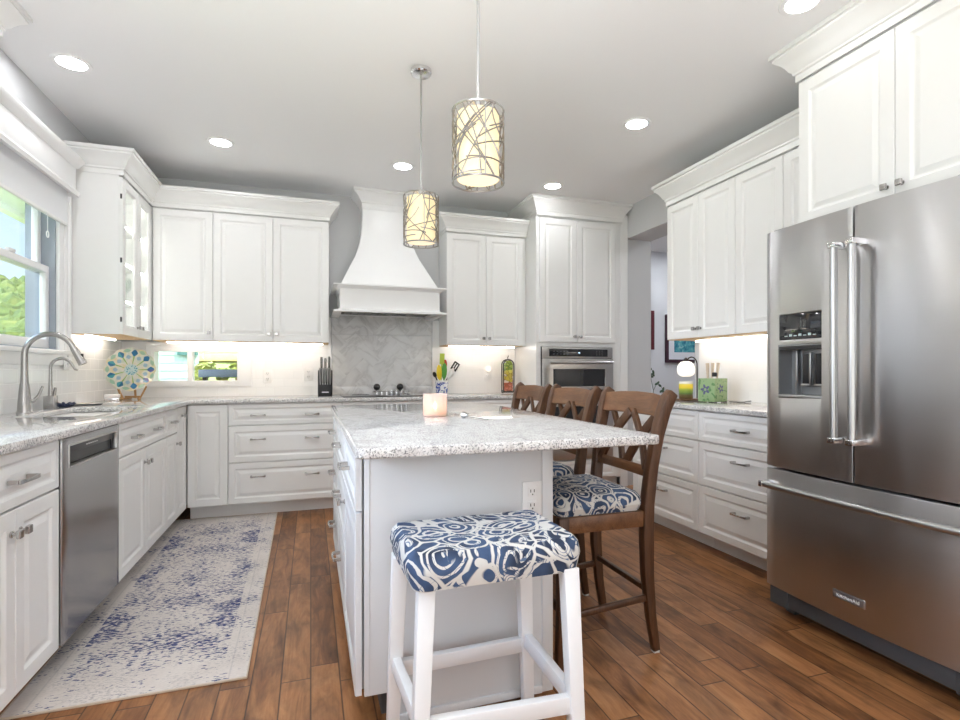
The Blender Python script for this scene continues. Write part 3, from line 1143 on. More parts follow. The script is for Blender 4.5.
# things seen through the glass doors
M['bluewhite'] = None
def bw_mat():
    m, n, b = mat('blue_and_white_ceramic')
    k = n.ramp(n.noise(n.obj(), 38, 3, 0.6, 1.2), [(0.50, (0, 0, 0)), (0.54, (1, 1, 1))])
    n.put(b.inputs['Base Color'], n.mix(k, (0.82, 0.83, 0.85), (0.05, 0.09, 0.38)))
    b.inputs['Roughness'].default_value = 0.15
    return m
M['bluewhite'] = bw_mat()
M['cream'] = simple('cream_china', (0.82, 0.81, 0.78), 0.2)
bm = new(); lathe(bm, [(0.03, 0), (0.035, 0.01), (0.05, 0.08), (0.048, 0.14), (0.028, 0.19), (0.03, 0.22), (0.024, 0.22), (0.02, 0.19), (0.0, 0.15)], 24)
tag(build('vase', bm, 'bluewhite', None, (-1.30, 4.30, 1.393)), 'blue and white vase on the bottom shelf of the glass-door cabinet', 'vase')
bm = new(); lathe(bm, [(0.025, 0), (0.03, 0.006), (0.055, 0.05), (0.06, 0.075), (0.056, 0.075), (0.05, 0.05), (0.0, 0.012)], 24)
tag(build('bowl', bm, 'nickel', None, (-1.28, 4.33, 1.893)), 'small grey metal bowl on the middle shelf of the glass-door cabinet', 'bowl')
GL = 'stemware in the glass-door cabinet'
bm = new(); lathe(bm, [(0.03, 0), (0.03, 0.003), (0.004, 0.008), (0.004, 0.07), (0.03, 0.10), (0.034, 0.14), (0.03, 0.17), (0.028, 0.17), (0.032, 0.14), (0.028, 0.105), (0, 0.078)], 18)
g0 = build('wine_glass', bm, 'clear', None, (-1.30, 4.42, 1.633))
for k, (gx, gy, gz) in enumerate(((-1.30, 4.42, 1.633), (-1.27, 4.56, 1.633), (-1.30, 4.68, 1.633))):
    g = g0 if k == 0 else g0.copy()
    if k: COL.objects.link(g)
    g.location = (gx, gy, gz)
    tag(g, 'clear wine glass on the lower shelf of the glass-door cabinet', 'glass', GL)

# shallow cabinet whose crown enters the picture at the top left
t = thing('wall_cabinet', 'white wall cabinet at the top left corner, only its crown in view', 'cabinet', (-1.292, 2.30, 0), R(90), UG)
bm = new(); box(bm, 0, 0.64, 0.0215, 0.175, UB, 2.62)
build('body', bm, 'cab', t)
front(t, 'door', 0, 0.64, UB, 2.60)
bm = crown([(0.64, 0.176), (0.64, 0.0), (0, 0)][::-1], 2.60, 0.142, 0.084)
build('crown', bm, 'cab', t)

# ------------------------------------------------------------------ right wall cabinets
t = thing('wall_cabinet', 'white two-door wall cabinet above the candle lamp on the right', 'cabinet', (2.637, 3.559, 0), R(-90), UG)
upper(t, 0.714, [(0, 0.356, 'r'), (0.356, 0.714, 'l')], 0.305)
t = thing('wall_cabinet', 'white two-door wall cabinet between the candle lamp cabinet and the refrigerator', 'cabinet', (2.637, 2.845, 0), R(-90), UG)
upper(t, 0.757, [(0, 0.380, 'r'), (0.380, 0.757, 'l')], 0.305)
struct('trim_10', crown([(2.945, 3.559), (2.637, 3.559), (2.637, 2.090)], UT + 0.008, 0.168), 'cab')

t = thing('wall_cabinet', 'deep white two-door cabinet above the refrigerator reaching the ceiling', 'cabinet', (2.322, 2.083, 0), R(-90), UG)
W = 0.955
bm = new(); box(bm, 0, W, 0.0215, 0.62, 1.845, 2.66)
build('body', bm, 'cab', t)
for x0, x1, s in ((0.004, W / 2, 'r'), (W / 2, W - 0.004, 'l')):
    k = [(x1 - 0.032, 1.91)] if s == 'r' else [(x0 + 0.032, 1.91)]
    front(t, 'door', x0, x1, 1.85, 2.575, knobs=k, rail=0.062)
struct('trim_11', crown([(2.94, 2.083), (2.322, 2.083), (2.322, 1.128)], 2.583, H - 2.583 - 0.001, 0.092), 'cab')
# side panel carrying the deep cabinet, hidden behind the refrigerator
bm = new(); box(bm, 2.345, XR - 0.01, 1.10, 1.127, 0.0, 2.70)
struct('trim_12', bm, 'cab')

# ------------------------------------------------------------------ oven tower
t = thing('oven_tower', 'tall white cabinet tower holding the built-in double oven', 'cabinet', (1.974, 4.58, 0))
W = 0.896
bm = new()
cells(bm, [0, 0.047, 0.790, W], [0.10, 0.292, 1.362, 2.66], lambda i, j: (i, j) != (1, 1), 0.0215, 0.565, 'xzy')
build('body', bm, 'cab', t)
bm = new(); box(bm, 0, W, 0.09, 0.5, 0, 0.10)
build('toe_kick', bm, 'cab', t)
front(t, 'drawer', 0.028, 0.832, 0.112, 0.285, pulls=[(0.43, 0.20)])
front(t, 'door', 0.028, 0.411, 1.40, 2.555, knobs=[(0.411 - 0.03, 1.455)])
front(t, 'door', 0.411, 0.832, 1.40, 2.555, knobs=[(0.411 + 0.03, 1.455)])
struct('trim_13', crown([(1.974, 5.145), (1.974, 4.58), (2.870, 4.58), (2.870, 4.64)], 2.575, H - 2.575 - 0.001, 0.080), 'cab')
bm = new(); box(bm, 2.871, XR, 4.60, 4.62, 0, 2.66)
struct('trim_14', bm, 'cab')

t = thing('wall_oven', 'built-in stainless steel double oven with black glass doors in the white tower', 'oven', (2.023, 4.572, 0))
W = 0.741
bm = new(); box(bm, 0.004, W - 0.004, 0.012, 0.55, 0.296, 1.358)
build('body', bm, 'darkgrey', t)
bm = new(); box(bm, 0, W, 0.0, 0.014, 1.252, 1.358, 0.002)
cp = build('control_panel', bm, 'steel2', t)
bm = new(); box(bm, 0.070, 0.685, -0.003, 0.001, 1.268, 1.338, 0.001)
build('display', bm, 'blackgloss', cp)
bm = new(); box(bm, 0.372, 0.388, -0.0045, -0.0025, 1.298, 1.308)
build('clock', bm, 'lcd', cp)
bm = new()
for k in range(5):
    for q in range(2):
        box(bm, 0.11 + k * 0.035, 0.125 + k * 0.035, -0.0042, -0.0028, 1.288 + q * 0.026, 1.291 + q * 0.026)
for k in range(3):
    for q in range(3):
        box(bm, 0.56 + k * 0.03, 0.572 + k * 0.03, -0.0042, -0.0028, 1.284 + q * 0.018, 1.287 + q * 0.018)
build('markings', bm, simple('grey_print', (0.25, 0.26, 0.27), 0.4), cp)


def oven_door(z0, z1, zw0, zw1):
    bm = new()
    cells(bm, [0, 0.108, 0.655, W], [z0, zw0, zw1, z1], lambda i, j: (i, j) != (1, 1), -0.012, 0.012, 'xzy', 0.002)
    d = build('oven_door', bm, 'steel2', t)
    bm = new(); box(bm, 0.106, 0.657, -0.008, 0.004, zw0 - 0.002, zw1 + 0.002)
    build('window', bm, 'blackgloss', d)
    bm = new()
    zh = z1 - 0.035
    tube(bm, [(0.06, -0.055, zh), (W - 0.03, -0.055, zh)], 0.011, 12)
    for xx in (0.10, W - 0.07):
        box(bm, xx - 0.012, xx + 0.012, -0.055, -0.01, zh - 0.009, zh + 0.009, 0.003)
    build('handle', bm, 'bar', d)


oven_door(0.955, 1.247, 0.985, 1.150)
oven_door(0.300, 0.948, 0.42, 0.80)

# ------------------------------------------------------------------ range hood
t = thing('range_hood', 'white flared wooden range hood above the cooktop', 'hood', (0.645, 0, 0))
bm = new()
prof = []
for z, hw, yf in ((1.846, 0.412, 4.615), (1.90, 0.388, 4.66), (1.96, 0.360, 4.70), (2.04, 0.322, 4.752), (2.13, 0.278, 4.808), (2.22, 0.246, 4.855), (2.32, 0.224, 4.895), (2.42, 0.212, 4.92), (2.52, 0.207, 4.93), (2.62, 0.207, 4.93), (2.742, 0.207, 4.93)):
    prof.append([bm.verts.new(c) for c in ((-hw, 5.148, z), (-hw, yf, z), (hw, yf, z), (hw, 5.148, z))])
for a, b in zip(prof, prof[1:]):
    for i in range(4):
        j = (i + 1) % 4
        bm.faces.new((a[i], a[j], b[j], b[i]))
bm.faces.new(prof[0]); bm.faces.new(prof[-1][::-1])
build('chimney', bm, 'hoodpaint', t)
bm = new(); box(bm, -0.210, 0.210, 4.925, 5.148, 2.575, 2.603, 0.003)
sweep(bm, [(-0.207, 5.147), (-0.207, 4.93), (0.207, 4.93), (0.207, 5.147)], [(o, 2.603 + z * 0.139 / 0.150) for o, z in CROWN])
build('crown', bm, 'hoodpaint', t)
bm = new()
cells(bm, [-0.416, -0.393, 0.393, 0.416], [4.595, 4.618, 5.12, 5.148], lambda i, j: (i, j) != (1, 1), 1.640, 1.84, 'xyz')
MT = [(0, 1.812), (0.010, 1.816), (0.020, 1.830), (0.054, 1.834), (0.054, 1.846), (0, 1.846)]
sweep(bm, [(-0.416, 5.147), (-0.416, 4.595), (0.416, 4.595), (0.416, 5.147)], MT)
MB_ = [(-0.012, 1.618), (0.054, 1.618), (0.054, 1.632), (0.016, 1.640), (0.004, 1.648), (0, 1.66), (-0.005, 1.66), (-0.012, 1.64)]
sweep(bm, [(-0.416, 5.147), (-0.416, 4.595), (0.416, 4.595), (0.416, 5.147)], MB_)
build('mantle', bm, 'hoodpaint', t)
bm = new(); box(bm, -0.384, 0.384, 4.62, 5.119, 1.650, 1.70)
ln = build('vent_liner', bm, simple('dark_steel_liner', (0.10, 0.095, 0.09), 0.45, 0.6), t)
bm = new()
for k in range(12):
    box(bm, -0.36 + k * 0.06, -0.31 + k * 0.06, 4.66, 5.06, 1.644, 1.650)
build('filter', bm, simple('steel_filter', (0.25, 0.25, 0.25), 0.4, 0.8), ln)

# ------------------------------------------------------------------ cooktop
t = thing('cooktop', 'flat black glass cooktop in the back worktop under the hood', 'cooktop', (0.66, 4.80, 0.9146))
bm = new(); box(bm, -0.41, 0.36, -0.26, 0.24, 0.0, 0.008, 0.002)
build('glass_top', bm, 'blackgloss', t)
bm = new()
for cx, cy, r in ((-0.24, -0.12, 0.10), (-0.24, 0.12, 0.075), (0.10, -0.12, 0.08), (0.10, 0.12, 0.10)):
    lathe(bm, [(r, 0), (r, 0.0006), (r - 0.004, 0.0006), (r - 0.004, 0)], 32, Matrix.Translation((cx, cy, 0.0081)), False)
build('burner_rings', bm, 'grille', t)
t = thing('countertop_rack', 'low chrome rack with two round black knobs behind the cooktop', 'rack', (0.68, 5.085, 0.9146))
bm = new()
for k in range(7):
    tube(bm, [(-0.10 + k * 0.045, -0.02, 0), (-0.10 + k * 0.045, -0.02, 0.035), (-0.10 + k * 0.045, 0.02, 0.035), (-0.10 + k * 0.045, 0.02, 0)], 0.003, 6)
tube(bm, [(-0.13, -0.02, 0.028), (0.20, -0.02, 0.028)], 0.004, 8)
tube(bm, [(-0.13, 0.02, 0.028), (0.20, 0.02, 0.028)], 0.004, 8)
build('frame', bm, 'chrome', t)
for xx in (-0.10, 0.115):
    bm = new()
    lathe(bm, [(0.008, 0.02), (0.008, 0.036), (0.024, 0.046), (0.032, 0.066), (0.026, 0.088), (0.012, 0.098), (0, 0.099)], 20, Matrix.Translation((xx, 0, 0)))
    build('knob', bm, 'black', t)

# ------------------------------------------------------------------ island
t = thing('kitchen_island', 'light grey-white painted kitchen island base with drawers on its left side', 'island', (0, 0, 0))
IX0, IX1, IY0, IY1 = 0.130, 0.798, 1.722, 3.44
bm = new(); box(bm, IX0 + 0.0215, IX1 - 0.002, IY0 + 0.05, IY1, 0.11, 0.882)
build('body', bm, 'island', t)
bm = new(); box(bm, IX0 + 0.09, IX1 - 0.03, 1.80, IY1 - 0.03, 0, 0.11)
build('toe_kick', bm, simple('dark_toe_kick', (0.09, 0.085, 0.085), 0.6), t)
bm = new()
cells(bm, [IX0 + 0.028, 0.235, IX1], [0.014, 0.112, 0.882], lambda i, j: (i, j) != (0, 0), IY0, IY0 + 0.018, 'xzy', 0.0015)
box(bm, IX0 + 0.040, IX0 + 0.044, IY0 - 0.002, IY0 + 0.002, 0.113, 0.882, 0.0006)
box(bm, IX1 - 0.038, IX1 + 0.003, IY0 - 0.005, IY0 + 0.002, 0.016, 0.882, 0.002)
box(bm, 0.236, IX1 - 0.038, IY0 - 0.009, IY0 + 0.002, 0.014, 0.040, 0.004)
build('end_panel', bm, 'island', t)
side = thing_parent = t


def island_front(kind, y1, y0, z0, z1, **kw):
    """left side of the island faces -X; local x runs from y1 (far) to y0 (near)"""
    w_, h = y1 - y0 - 0.0034, z1 - z0 - 0.0034
    rail = 0.05 if kind == 'door' else 0.036
    o = inst(kind, front_mesh(w_, h, rail, 'islandcab'), t, (IX0, y1 - 0.0017, z0 + 0.0017), (0, 0, R(-90)))
    for py, pz in kw.get('pulls', ()):
        inst('handle', pull_mesh(0.11), o, (y1 - py, 0, pz - z0))
    for py, pz in kw.get('knobs', ()):
        inst('knob', knob_mesh(), o, (y1 - py, 0, pz - z0))
    return o


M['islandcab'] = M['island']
island_front('drawer', 2.30, 1.728, 0.690, 0.878, pulls=[(2.02, 0.785)])
island_front('door', 2.30, 1.728, 0.112, 0.686, knobs=[(2.26, 0.60)])
for z0, z1, pz in ((0.690, 0.878, 0.785), (0.415, 0.686, 0.56), (0.112, 0.411, 0.27)):
    island_front('drawer', 2.88, 2.303, z0, z1, pulls=[(2.60, pz)])
    island_front('drawer', 3.44, 2.883, z0, z1, pulls=[(3.16, pz)])

# island top with rounded near corners
def rounded(x0, x1, y0, y1, r):
    p = []
    for cx, cy, a0 in ((x0 + r, y0 + r, 180), (x1 - r, y0 + r, 270), (x1 - r, y1 - r, 0), (x0 + r, y1 - r, 90)):
        for k in range(7):
            a = R(a0 + 15 * k)
            p.append((cx + r * math.cos(a), cy + r * math.sin(a)))
    return p


bm = new(); prism(bm, rounded(0.119, 1.117, 1.526, 3.552, 0.035), 0.8835, 0.914, 0.005, 3)
tag(build('island_worktop', bm, 'quartz'), 'speckled quartz island worktop with rounded corners and seating overhang', 'worktop')


def outlet(name, loc, rotz, label, group='outlet plates', light=False):
    o = thing(name, label, 'outlet', loc, rotz)
    bm = new(); box(bm, -0.036, 0.036, -0.006, 0, -0.058, 0.058, 0.002)
    build('plate', bm, 'plate', o)
    for s in (-1, 1):
        bm = new()
        box(bm, -0.017, 0.017, -0.0085, -0.005, s * 0.024 - 0.016, s * 0.024 + 0.016, 0.002)
        sk = build('socket', bm, 'plate', o)
        bm = new()
        for xx in (-0.007, 0.006):
            box(bm, xx - 0.0012, xx + 0.0012, -0.0095, -0.008, s * 0.024 - 0.002, s * 0.024 + 0.008)
        box(bm, -0.002, 0.002, -0.0095, -0.008, s * 0.024 - 0.011, s * 0.024 - 0.007)
        build('slots', bm, 'black', sk)
    return o


outlet('power_outlet', (0.722, IY0 - 0.0005, 0.690), 0, 'white power outlet on the island end panel above the stool')
outlet('power_outlet', (-0.360, YB - 0.0085, 1.085), 0, 'white power outlet on the back tiles right of the small window')
outlet('power_outlet', (-0.02, YB - 0.0085, 1.10), 0, 'white power outlet on the back tiles just left of the knife block')
outlet('power_outlet', (1.675, YB - 0.0085, 1.105), 0, 'white power outlet with a night light near the decorative bottle')
outlet('power_outlet', (XL + 0.0205, 4.055, 1.195), R(90), 'white power outlet low on the window casing behind the faucet')
bm = new(); lathe(bm, [(0.0, -0.03), (0.02, -0.025), (0.028, 0.0), (0.02, 0.025), (0, 0.03)], 16)
tag(build('night_light', bm, 'nightlight', None, (1.675, YB - 0.048, 1.155)), 'small glowing night light plugged in near the decorative bottle', 'night light')

# ------------------------------------------------------------------ refrigerator
t = thing('refrigerator', 'large stainless steel french-door refrigerator on the right', 'refrigerator', (2.03, 1.990, 0), R(-90))
W = 0.895
bow = lambda x: -0.022 * (1 - ((x - W / 2) / (W / 2)) ** 2)
bm = new(); box(bm, 0.006, W - 0.006, 0.075, 0.86, 0.06, 1.765, 0.004)
build('body', bm, 'grille', t)


def bowed(name, x0, x1, z0, z1, holes=(), parent=t, m='steel'):
    xs = set([x0, x1]); zs = set([z0, z1])
    for a, b, c, d in holes:
        xs |= {a, b}; zs |= {c, d}
    n = 18
    for k in range(1, n):
        v = x0 + (x1 - x0) * k / n
        if min(abs(v - q) for q in xs) > 0.006: xs.add(v)
    xs, zs = sorted(xs), sorted(zs)

    def F(i, j):
        cx, cz = (xs[i] + xs[i + 1]) / 2, (zs[j] + zs[j + 1]) / 2
        return not any(a < cx < b and c < cz < d for a, b, c, d in holes)
    bm = new()
    cells(bm, xs, zs, F, 0, 0.07, 'xzy', 0.004, wfun=bow)
    return build(name, bm, m, parent, angle=30)


XC = W / 2 - 0.002
disp = (0.078, 0.302)
dl = bowed('door', 0.0, XC - 0.003, 0.690, 1.775, [(disp[0], disp[1], 1.268, 1.382), (disp[0], disp[1], 1.012, 1.245)])
dr = bowed('door', XC + 0.003, W, 0.690, 1.775)
fz = bowed('freezer_drawer', 0.0, W, 0.135, 0.680)
# dispenser
bm = new(); box(bm, disp[0] + 0.001, disp[1] - 0.001, -0.006, 0.02, 1.269, 1.381, 0.002)
cp = build('control_panel', bm, 'blackgloss', dl)
bm = new()
for k in range(7):
    box(bm, disp[0] + 0.03 + k * 0.024, disp[0] + 0.045 + k * 0.024, -0.0075, -0.0055, 1.283, 1.287 + 0.006 * (k % 2))
build('markings', bm, simple('pale_print', (0.5, 0.62, 0.62), 0.4), cp)
bm = new()
a, b = disp
box(bm, a, b, 0.064, 0.0705, 1.012, 1.245)
cells(bm, [a - 0.002, a + 0.003, b - 0.003, b + 0.002], [1.010, 1.022, 1.240, 1.247], lambda i, j: (i, j) != (1, 1), -0.012, 0.066, 'xzy')
build('dispenser_recess', bm, simple('recess_grey', (0.30, 0.31, 0.32), 0.35, 0.6), dl)
bm = new(); box(bm, a + 0.004, b - 0.004, -0.012, 0.06, 1.225, 1.240)
build('dispenser_top', bm, 'black', dl)
for k, xx in enumerate((0.17, 0.235)):
    bm = new()
    box(bm, xx - 0.002, xx + 0.034, 0.03, 0.036, 1.07, 1.205, 0.002)
    pd = build('paddle', bm, 'black', dl)
    bm = new()
    box(bm, xx + 0.034, xx + 0.044, 0.026, 0.04, 1.068, 1.21, 0.002)
    box(bm, xx - 0.004, xx + 0.034, 0.022, 0.038, 1.064, 1.074, 0.002)
    build('paddle_trim', bm, 'bar', pd)
bm = new(); box(bm, 0.14, 0.15, 0.02, 0.05, 1.022, 1.225, 0.002)
build('divider', bm, 'bar', dl)
bm = new(); box(bm, a, b, -0.016, 0.05, 1.008, 1.024, 0.003)
build('drip_tray', bm, 'bar', dl)


def fridge_handle(parent, pts, ends):
    bm = new(); tube(bm, pts, 0.0145, 16)
    h = build('handle', bm, 'bar', parent)
    for e in ends:
        bm = new(); box(bm, *e, 0.004)
        build('handle_mount', bm, 'chrome', h)


for d, xx in ((dl, 0.410), (dr, 0.485)):
    yb = bow(xx)
    fridge_handle(d, [(xx, yb - 0.062, 0.862), (xx, yb - 0.062, 1.622)],
                  [(xx - 0.017, xx + 0.017, yb - 0.078, yb + 0.002, 0.845, 0.868), (xx - 0.017, xx + 0.017, yb - 0.078, yb + 0.002, 1.612, 1.635)])
pts = [(0.03 + 0.825 * k / 10, bow(0.03 + 0.825 * k / 10) - 0.055, 0.612) for k in range(11)]
fridge_handle(fz, pts, [(0.022, 0.042, -0.075, 0.002, 0.598, 0.626), (0.843, 0.865, -0.075, 0.002, 0.598, 0.626)])
bm = new(); box(bm, 0.358, 0.492, bow(0.42) - 0.004, bow(0.42) + 0.004, 0.215, 0.248, 0.0015)
npl = build('nameplate', bm, 'bar', fz)
bm = new(); box(bm, 0.362, 0.488, bow(0.42) - 0.0048, bow(0.42) - 0.003, 0.219, 0.244)
build('nameplate_field', bm, simple('nameplate_grey', (0.33, 0.33, 0.34), 0.35, 0.8), npl)


def lettering(text, size, parent, loc, rot, m, depth=0.0006):
    c = bpy.data.curves.new('lettering', 'FONT')
    c.body = text; c.size = size; c.align_x = 'CENTER'; c.align_y = 'CENTER'; c.extrude = depth
    o = bpy.data.objects.new('lettering', c)
    COL.objects.link(o)
    dg = bpy.context.evaluated_depsgraph_get()
    me = bpy.data.meshes.new_from_object(o.evaluated_get(dg))
    bpy.data.objects.remove(o)
    me.materials.append(M[m])
    q = bpy.data.objects.new('lettering', me)
    COL.objects.link(q)
    q.parent = parent; q.location = loc; q.rotation_euler = rot
    return q


lettering('KitchenAid', 0.0215, npl, (0.425, bow(0.42) - 0.0052, 0.2315), (R(90), 0, 0), 'plate')
bm = new(); box(bm, 0.012, W - 0.01, 0.022, 0.09, 0.052, 0.130, 0.004)
build('base_grille', bm, 'grille', t)
for x0 in (0.004, W - 0.12):
    bm = new(); box(bm, x0, x0 + 0.10, 0.014, 0.10, 0.048, 0.128, 0.006); box(bm, x0 + 0.02, x0 + 0.07, 0.09, 0.16, 0.0, 0.06, 0.004)
    build('foot_cover', bm, 'grille', t)
bm = new(); box(bm, 0.02, 0.12, 0.02, 0.10, 1.766, 1.785, 0.004); box(bm, W - 0.12, W - 0.02, 0.02, 0.10, 1.766, 1.785, 0.004)
build('hinge_cover', bm, 'grille', t)

# ------------------------------------------------------------------ rug
t = thing('runner_rug', 'cream and navy distressed runner rug on the floor by the left cabinets', 'rug', (-0.604, 3.385, 0.0005), R(0.7))
bm = new(); box(bm, -0.364, 0.364, -1.22, 1.225, 0, 0.008, 0.002)
build('pile', bm, 'rug', t)
bm = new()
cells(bm, [-0.369, -0.364, 0.364, 0.369], [-1.226, -1.22, 1.225, 1.231], lambda i, j: (i, j) != (1, 1), 0, 0.0085, 'xyz', 0.002)
build('binding', bm, 'rugedge', t)

# ------------------------------------------------------------------ counter chairs with crossed backs
def cushion(bm, x0, x1, y0, y1, z0, z1, dome, r, n=16, taper=0.0, saddle=0.0):
    t_ = new()
    rows = {}
    layers = [(0.0, 0.012), (0.35, 0.0), (0.7, 0.006), (0.92, 0.022)]
    loops = []

    def outline(ins):
        p = []
        rr = r
        for cx, cy, a0 in ((x0 + rr, y0 + rr, 180), (x1 - rr, y0 + rr, 270), (x1 - rr, y1 - rr, 0), (x0 + rr, y1 - rr, 90)):
            for k in range(6):
                a = R(a0 + 18 * k)
                p.append((cx + (rr - ins) * math.cos(a), cy + (rr - ins) * math.sin(a)))
        return p
    xm, ym = (x0 + x1) / 2, (y0 + y1) / 2
    sad = lambda x: saddle * ((x - xm) / ((x1 - x0) / 2)) ** 2
    for f, ins in layers:
        loops.append([t_.verts.new((x, y, z0 + (z1 - z0) * f + (sad(x) if f > 0.3 else 0))) for x, y in outline(ins)])
    base = outline(0.022)
    for k in range(1, 7):
        s = 1 - k / 7.0
        loops.append([t_.verts.new((xm + (x - xm) * s, ym + (y - ym) * s, z0 + (z1 - z0) * (0.92 + 0.08 * (1 - s ** 3)) + dome * (1 - s ** 2) + sad(xm + (x - xm) * s))) for x, y in base])
    for a, b in zip(loops, loops[1:]):
        m_ = len(a)
        for i in range(m_):
            j = (i + 1) % m_
            t_.faces.new((a[i], a[j], b[j], b[i]))
    t_.faces.new(loops[0][::-1]); t_.faces.new(loops[-1])
    return join(bm, t_)


def make_chair(label, loc, rotz):
    t = thing('counter_chair', label, 'chair', loc, rotz, 'wooden counter chairs along the island')
    # local: front at -y, back at +y, width along x
    hx = 0.205
    for s in (-1, 1):
        bm = new()
        pts = [(s * hx, 0.235, 0.008), (s * hx, 0.212, 0.15), (s * hx, 0.196, 0.32), (s * hx, 0.192, 0.48), (s * hx, 0.196, 0.60), (s * (hx + 0.006), 0.212, 0.75), (s * (hx + 0.015), 0.234, 0.88), (s * (hx + 0.023), 0.256, 0.97), (s * (hx + 0.028), 0.275, 1.02), (s * (hx + 0.031), 0.293, 1.045)]
        bar(bm, pts, [0.032, 0.036, 0.04, 0.044, 0.044, 0.042, 0.042, 0.042, 0.042, 0.040], [0.030, 0.036, 0.044, 0.048, 0.046, 0.044, 0.044, 0.048, 0.050, 0.040], (0, 1, 0), 0.006)
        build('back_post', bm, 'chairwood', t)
        bm = new(); box(bm, s * hx - 0.013, s * hx + 0.013, 0.222, 0.248, 0, 0.009, 0.002)
        build('foot_pad', bm, 'rubber', t)
        bm = new()
        pts = [(s * (hx - 0.005), -0.190, 0.0), (s * (hx - 0.005), -0.178, 0.2), (s * (hx - 0.005), -0.175, 0.573)]
        bar(bm, pts, [0.030, 0.036, 0.042], [0.030, 0.036, 0.042], (0, 1, 0), 0.004)
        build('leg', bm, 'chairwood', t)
        bm = new(); bar(bm, [(s * hx, 0.200, 0.225), (s * hx, -0.175, 0.195)], 0.020, 0.026, (0, 0, 1), 0.006)
        build('stretcher', bm, 'chairwood', t)
        bm = new(); box(bm, s * hx - 0.013, s * hx + 0.013, -0.160, 0.180, 0.512, 0.574, 0.003)
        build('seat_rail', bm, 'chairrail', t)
    bm = new(); bar(bm, [(-hx, 0.200, 0.255), (hx, 0.200, 0.255)], 0.020, 0.024, (0, 0, 1), 0.005)
    build('stretcher', bm, 'chairwood', t)
    bm = new(); bar(bm, [(-hx, -0.178, 0.22), (hx, -0.178, 0.22)], 0.022, 0.030, (0, 0, 1), 0.005)
    build('stretcher', bm, 'chairwood', t)
    bm = new()
    box(bm, -hx + 0.012, hx - 0.012, -0.188, -0.162, 0.512, 0.574, 0.003)
    box(bm, -hx + 0.012, hx - 0.012, 0.180, 0.206, 0.512, 0.574, 0.003)
    build('seat_rail', bm, 'chairrail', t)
    # top rail curved backwards
    bm = new()
    pts = [(-hx - 0.013, 0.256, 0.985), (-0.12, 0.277, 0.990), (0, 0.284, 0.992), (0.12, 0.277, 0.990), (hx + 0.013, 0.256, 0.985)]
    bar(bm, pts, 0.022, [0.088, 0.094, 0.097, 0.094, 0.088], (0, 0.28, 1), 0.004)
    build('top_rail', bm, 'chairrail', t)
    bm = new()
    pts = [(-hx + 0.008, 0.210, 0.722), (0, 0.217, 0.722), (hx - 0.008, 0.210, 0.722)]
    bar(bm, pts, 0.022, 0.042, (0, 0.2, 1), 0.003)
    build('lower_rail', bm, 'chairrail', t)
    # two crossed pairs of bowed slats
    def slat(xa, xb, dy):
        bm = new()
        P = []
        for k in range(9):
            f = k / 8
            xx = xa + (xb - xa) * f
            xx += (0.028 * math.sin(PI * f)) * (1 if (xa + xb) / 2 < 0 else -1) * (1 if abs(xa) > abs(xb) else -1) * 0.6
            P.append((xx, 0.214 + 0.054 * (1 - f) + dy, 0.955 - 0.225 * f))
        bar(bm, P, 0.038, 0.016, (0, 1, 0.2), 0.002)
        build('cross_slat', bm, 'chairwood', t)
    e = hx - 0.030
    slat(-e, -0.012, 0.005); slat(-0.012, -e, -0.007)
    slat(e, 0.012, 0.005); slat(0.012, e, -0.007)
    bm = new()
    cushion(bm, -0.216, 0.216, -0.205, 0.186, 0.575, 0.652, 0.022, 0.05)
    build('seat_cushion', bm, 'fabric2', t)
    return t


ch = make_chair('brown wooden counter chair nearest the camera, blue patterned seat fully in view', (1.078, 2.052, 0), R(-90))
for yy, lb in ((2.632, 'middle brown wooden counter chair of the three along the island'), (3.205, 'brown wooden counter chair farthest away, next to the back cabinets')):
    c = copy_tree(ch)
    c.location = (1.078, yy, 0)
    c['label'] = lb

# ------------------------------------------------------------------ white saddle stool
t = thing('counter_stool', 'white wooden backless stool with a blue paisley saddle cushion in front of the island', 'stool', (0, 0, 0))
tops = [(0.281, 1.372), (0.678, 1.352), (0.650, 1.622), (0.250, 1.606)]
feet = [(0.241, 1.296), (0.668, 1.268), (0.692, 1.684), (0.236, 1.668)]


def leg_at(k, z):
    f = 1 - z / 0.585
    return Vector((tops[k][0] + (feet[k][0] - tops[k][0]) * f, tops[k][1] + (feet[k][1] - tops[k][1]) * f, z))


for k in range(4):
    bm = new()
    bar(bm, [leg_at(k, 0.0), leg_at(k, 0.585)], [0.036, 0.045], [0.036, 0.045], (0.03, 1, 0), 0.003)
    build('leg', bm, 'stoolwhite', t)
for a, b, zz in ((0, 1, 0.240), (1, 2, 0.245), (2, 3, 0.228), (3, 0, 0.250)):
    bm = new(); bar(bm, [leg_at(a, zz), leg_at(b, zz)], 0.026, 0.046, (0, 0, 1), 0.003)
    build('stretcher', bm, 'stoolwhite', t)
bm = new()
for a, b in ((0, 1), (1, 2), (2, 3), (3, 0)):
    bar(bm, [leg_at(a, 0.590), leg_at(b, 0.590)], 0.024, 0.03, (0, 0, 1), 0.003)
build('apron', bm, 'stoolwhite', t)
bm = new()
cushion(bm, -0.243, 0.243, -0.178, 0.178, 0.0, 0.083, 0.004, 0.045, saddle=0.022)
o = build('seat_cushion', bm, 'fabric', t, (0.470, 1.495, 0.578), R(1.5))

